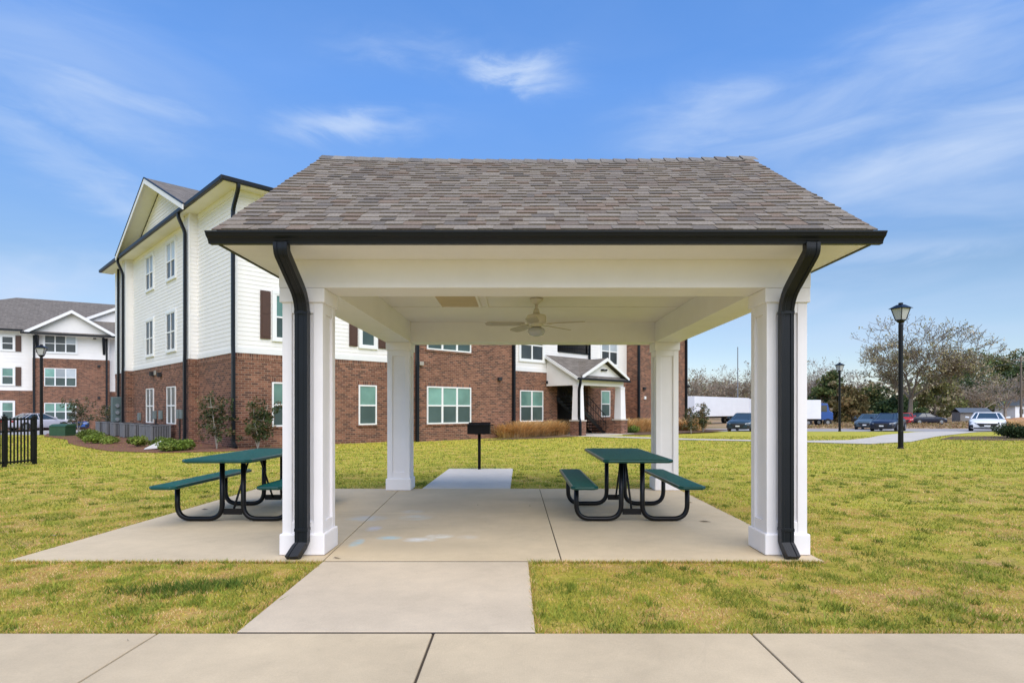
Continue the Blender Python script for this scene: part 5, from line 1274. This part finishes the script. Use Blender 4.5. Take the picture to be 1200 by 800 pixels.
# ------------------------------------------------------------------ lawn blades
rnd = random.Random(21)
from mathutils import noise as mn
def in_concrete(x, y):
    if 5.195 <= y <= 9.985 and SX0+.1*(y-5.2)/4.8 <= x <= SX1: return True
    if 3.5 <= y <= 5.21 and -1.685 <= x <= .10: return True
    if 1.2 <= y <= 3.527: return True
    if 22 < y < 45 and x > 3:
        for (a_, b_), (c_, d_) in zip(zip(L, L[1:]), zip(U, U[1:])):
            q4 = [a_, b_, d_, c_]
            if all((q4[(i_+1) % 4][0]-q4[i_][0])*(y-q4[i_][1])-(q4[(i_+1) % 4][1]-q4[i_][1])*(x-q4[i_][0]) >= 0 for i_ in range(4)): return True
    if 9.9 <= y <= 13.36 and -1.60 <= x <= -.11: return True
    return False
mb = MB(); V = mb.v; Fc = mb.f; Cc = mb.c
def blade(x, y, h, col, w_):
    if in_concrete(x, y+.004) and in_concrete(x, y-.004): return
    a = rnd.uniform(0, 3.14); dx, dy = math.cos(a)*w_, math.sin(a)*w_; lx, ly = rnd.gauss(0, h*.55), rnd.gauss(0, h*.55); z = g(y)-.004
    n = len(V); V.append((x-dx, y-dy, z)); V.append((x+dx, y+dy, z)); V.append((x+lx, y+ly, z+h)); Fc.append((n, n+1, n+2)); Cc.append(col); mb.m.append(0)
zones = [(3.53, 5.2, 1.02, 5200, .030, .0035), (5.2, 8, 1.02, 2000, .032, .005), (8, 12.5, 1.02, 800, .034, .0075), (12.5, 20, 1.0, 300, .04, .012), (20, 30, .98, 90, .05, .02)]
STRAW = [(.78,.51,.22), (.72,.46,.16), (.84,.60,.32), (.56,.28,.13)]; GREEN = [(.22,.275,.035), (.30,.34,.05), (.16,.205,.028), (.38,.40,.06)]; YEL = [(.50,.44,.065), (.58,.47,.08), (.42,.41,.055)]
for y0, y1, k, dens, hh_, ww in zones:
    xw0 = lambda y: (-90-CX)/F*y; xw1 = lambda y: (1290-CX)/F*y
    area = (y1-y0)*(1380/F)*(y0+y1)/2; N_ = int(area*dens)
    for _ in range(N_):
        y = math.sqrt(rnd.uniform(y0*y0, y1*y1)); x = rnd.uniform(xw0(y), xw1(y))
        if in_concrete(x, y): continue
        e = 1.35*mn.noise(Vector((x*2.2, y*2.2, 0)))+.7*mn.noise(Vector((x*7, y*7, 3)))+.35*mn.noise(Vector((x*.5, y*.5, 9)))
        if y < 14 and mn.noise(Vector((x*1.25, y*1.6, 31))) > .33 and rnd.random() < .72: continue
        tuft = mn.noise(Vector((x*3.1, y*3.1, 17)))
        if e+rnd.gauss(0, .25) > .10+max(0, (y-7))*.02: col = rnd.choice(STRAW); h = hh_*rnd.uniform(.3, .8)
        elif e+rnd.gauss(0, .22) < -.16: col = rnd.choice(GREEN); h = hh_*rnd.uniform(.6, 1.2)
        else: col = rnd.choice(YEL); h = hh_*rnd.uniform(.5, 1)
        if tuft > .38: h *= 1.3; col = rnd.choice(GREEN)
        q = rnd.uniform(.75, 1.2); blade(x, y, h, tuple(c_*q for c_ in col), ww)
for _ in range(620):                         # separate greener tufts among the thatch
    y = 3.6+9*rnd.random()**1.5; x = rnd.uniform((0-CX)/F*y, (1200-CX)/F*y); c0 = rnd.choice(GREEN); r_ = rnd.uniform(.02, .06)
    for k in range(34):
        q = rnd.uniform(.8, 1.2); xx, yy = x+rnd.gauss(0, r_), y+rnd.gauss(0, r_)
        if not in_concrete(xx, yy): blade(xx, yy, rnd.uniform(.025, .055), tuple(c_*q for c_ in c0), .003+.0006*y)
# coarse dark green tuft on the left foreground lawn and ragged fringes on every slab edge
for cx_, cy_, r_, n_ in ((-2.42, 4.42, .13, 420), (-2.20, 4.52, .10, 350), (-2.72, 4.36, .12, 220), (-2.45, 4.45, .25, 400)):
    for _ in range(n_): blade(cx_+rnd.gauss(0, r_), cy_+rnd.gauss(0, r_*.45), .06*rnd.uniform(.5, 1.2), rnd.choice([(.10,.17,.025), (.14,.22,.03), (.07,.12,.018), (.25,.27,.05)]), .0045)
def fringe(xa, ya, xb, yb, n_, w_=.004):
    for _ in range(n_):
        t_ = rnd.random(); c_ = rnd.choice(GREEN+YEL+STRAW); blade(lerp(xa, xb, t_)+rnd.gauss(0, .008), lerp(ya, yb, t_)+rnd.gauss(0, .008), rnd.uniform(.02, .045), c_, w_)
fringe(SX0, 5.185, -1.7, 5.185, 2200); fringe(.12, 5.185, SX1, 5.185, 2400); fringe(-6, 3.545, -1.7, 3.545, 2200, .003); fringe(.12, 3.545, 5.5, 3.545, 2400, .003)
fringe(-1.70, 3.55, -1.70, 5.18, 700, .003); fringe(.115, 3.55, .10, 5.18, 900, .003); fringe(SX0-.01, 5.2, SX0+.09, 9.98, 1500, .005); fringe(SX1+.01, 5.2, SX1+.01, 9.98, 1500, .005); fringe(SX0+.1, 9.995, -1.62, 9.995, 900, .006); fringe(-.1, 9.995, SX1, 9.995, 900, .006)
o = mb.build('grass', M['blade']); tag(o, 'short patchy green and straw coloured lawn grass', 'grass', kind='stuff')
# fallen leaves and twigs
mb = MB()
for (px_, py_, s_) in [(808, 589, .05), (826, 611, .09), (240, 597, .05), (62, 629, .07), (150, 751, .012), (395, 654, .05), (560, 592, .012), (621, 593, .012)]:
    p = gnd(px_, py_); z = .006 if in_concrete(p.x, p.y) else .02
    a = rnd.uniform(0, 3); d_ = Vector((math.cos(a), .5*math.sin(a), 0))*s_; e_ = Vector((-math.sin(a), math.cos(a), .1))*s_*.35
    mb.face([Vector((p.x, p.y, z))-d_, Vector((p.x, p.y, z+.01))+e_, Vector((p.x, p.y, z))+d_, Vector((p.x, p.y, z))-e_])
tag(mb.build('fallen_leaves', M['bark']), 'small brown fallen leaves on slab and lawn', 'leaves', kind='stuff')
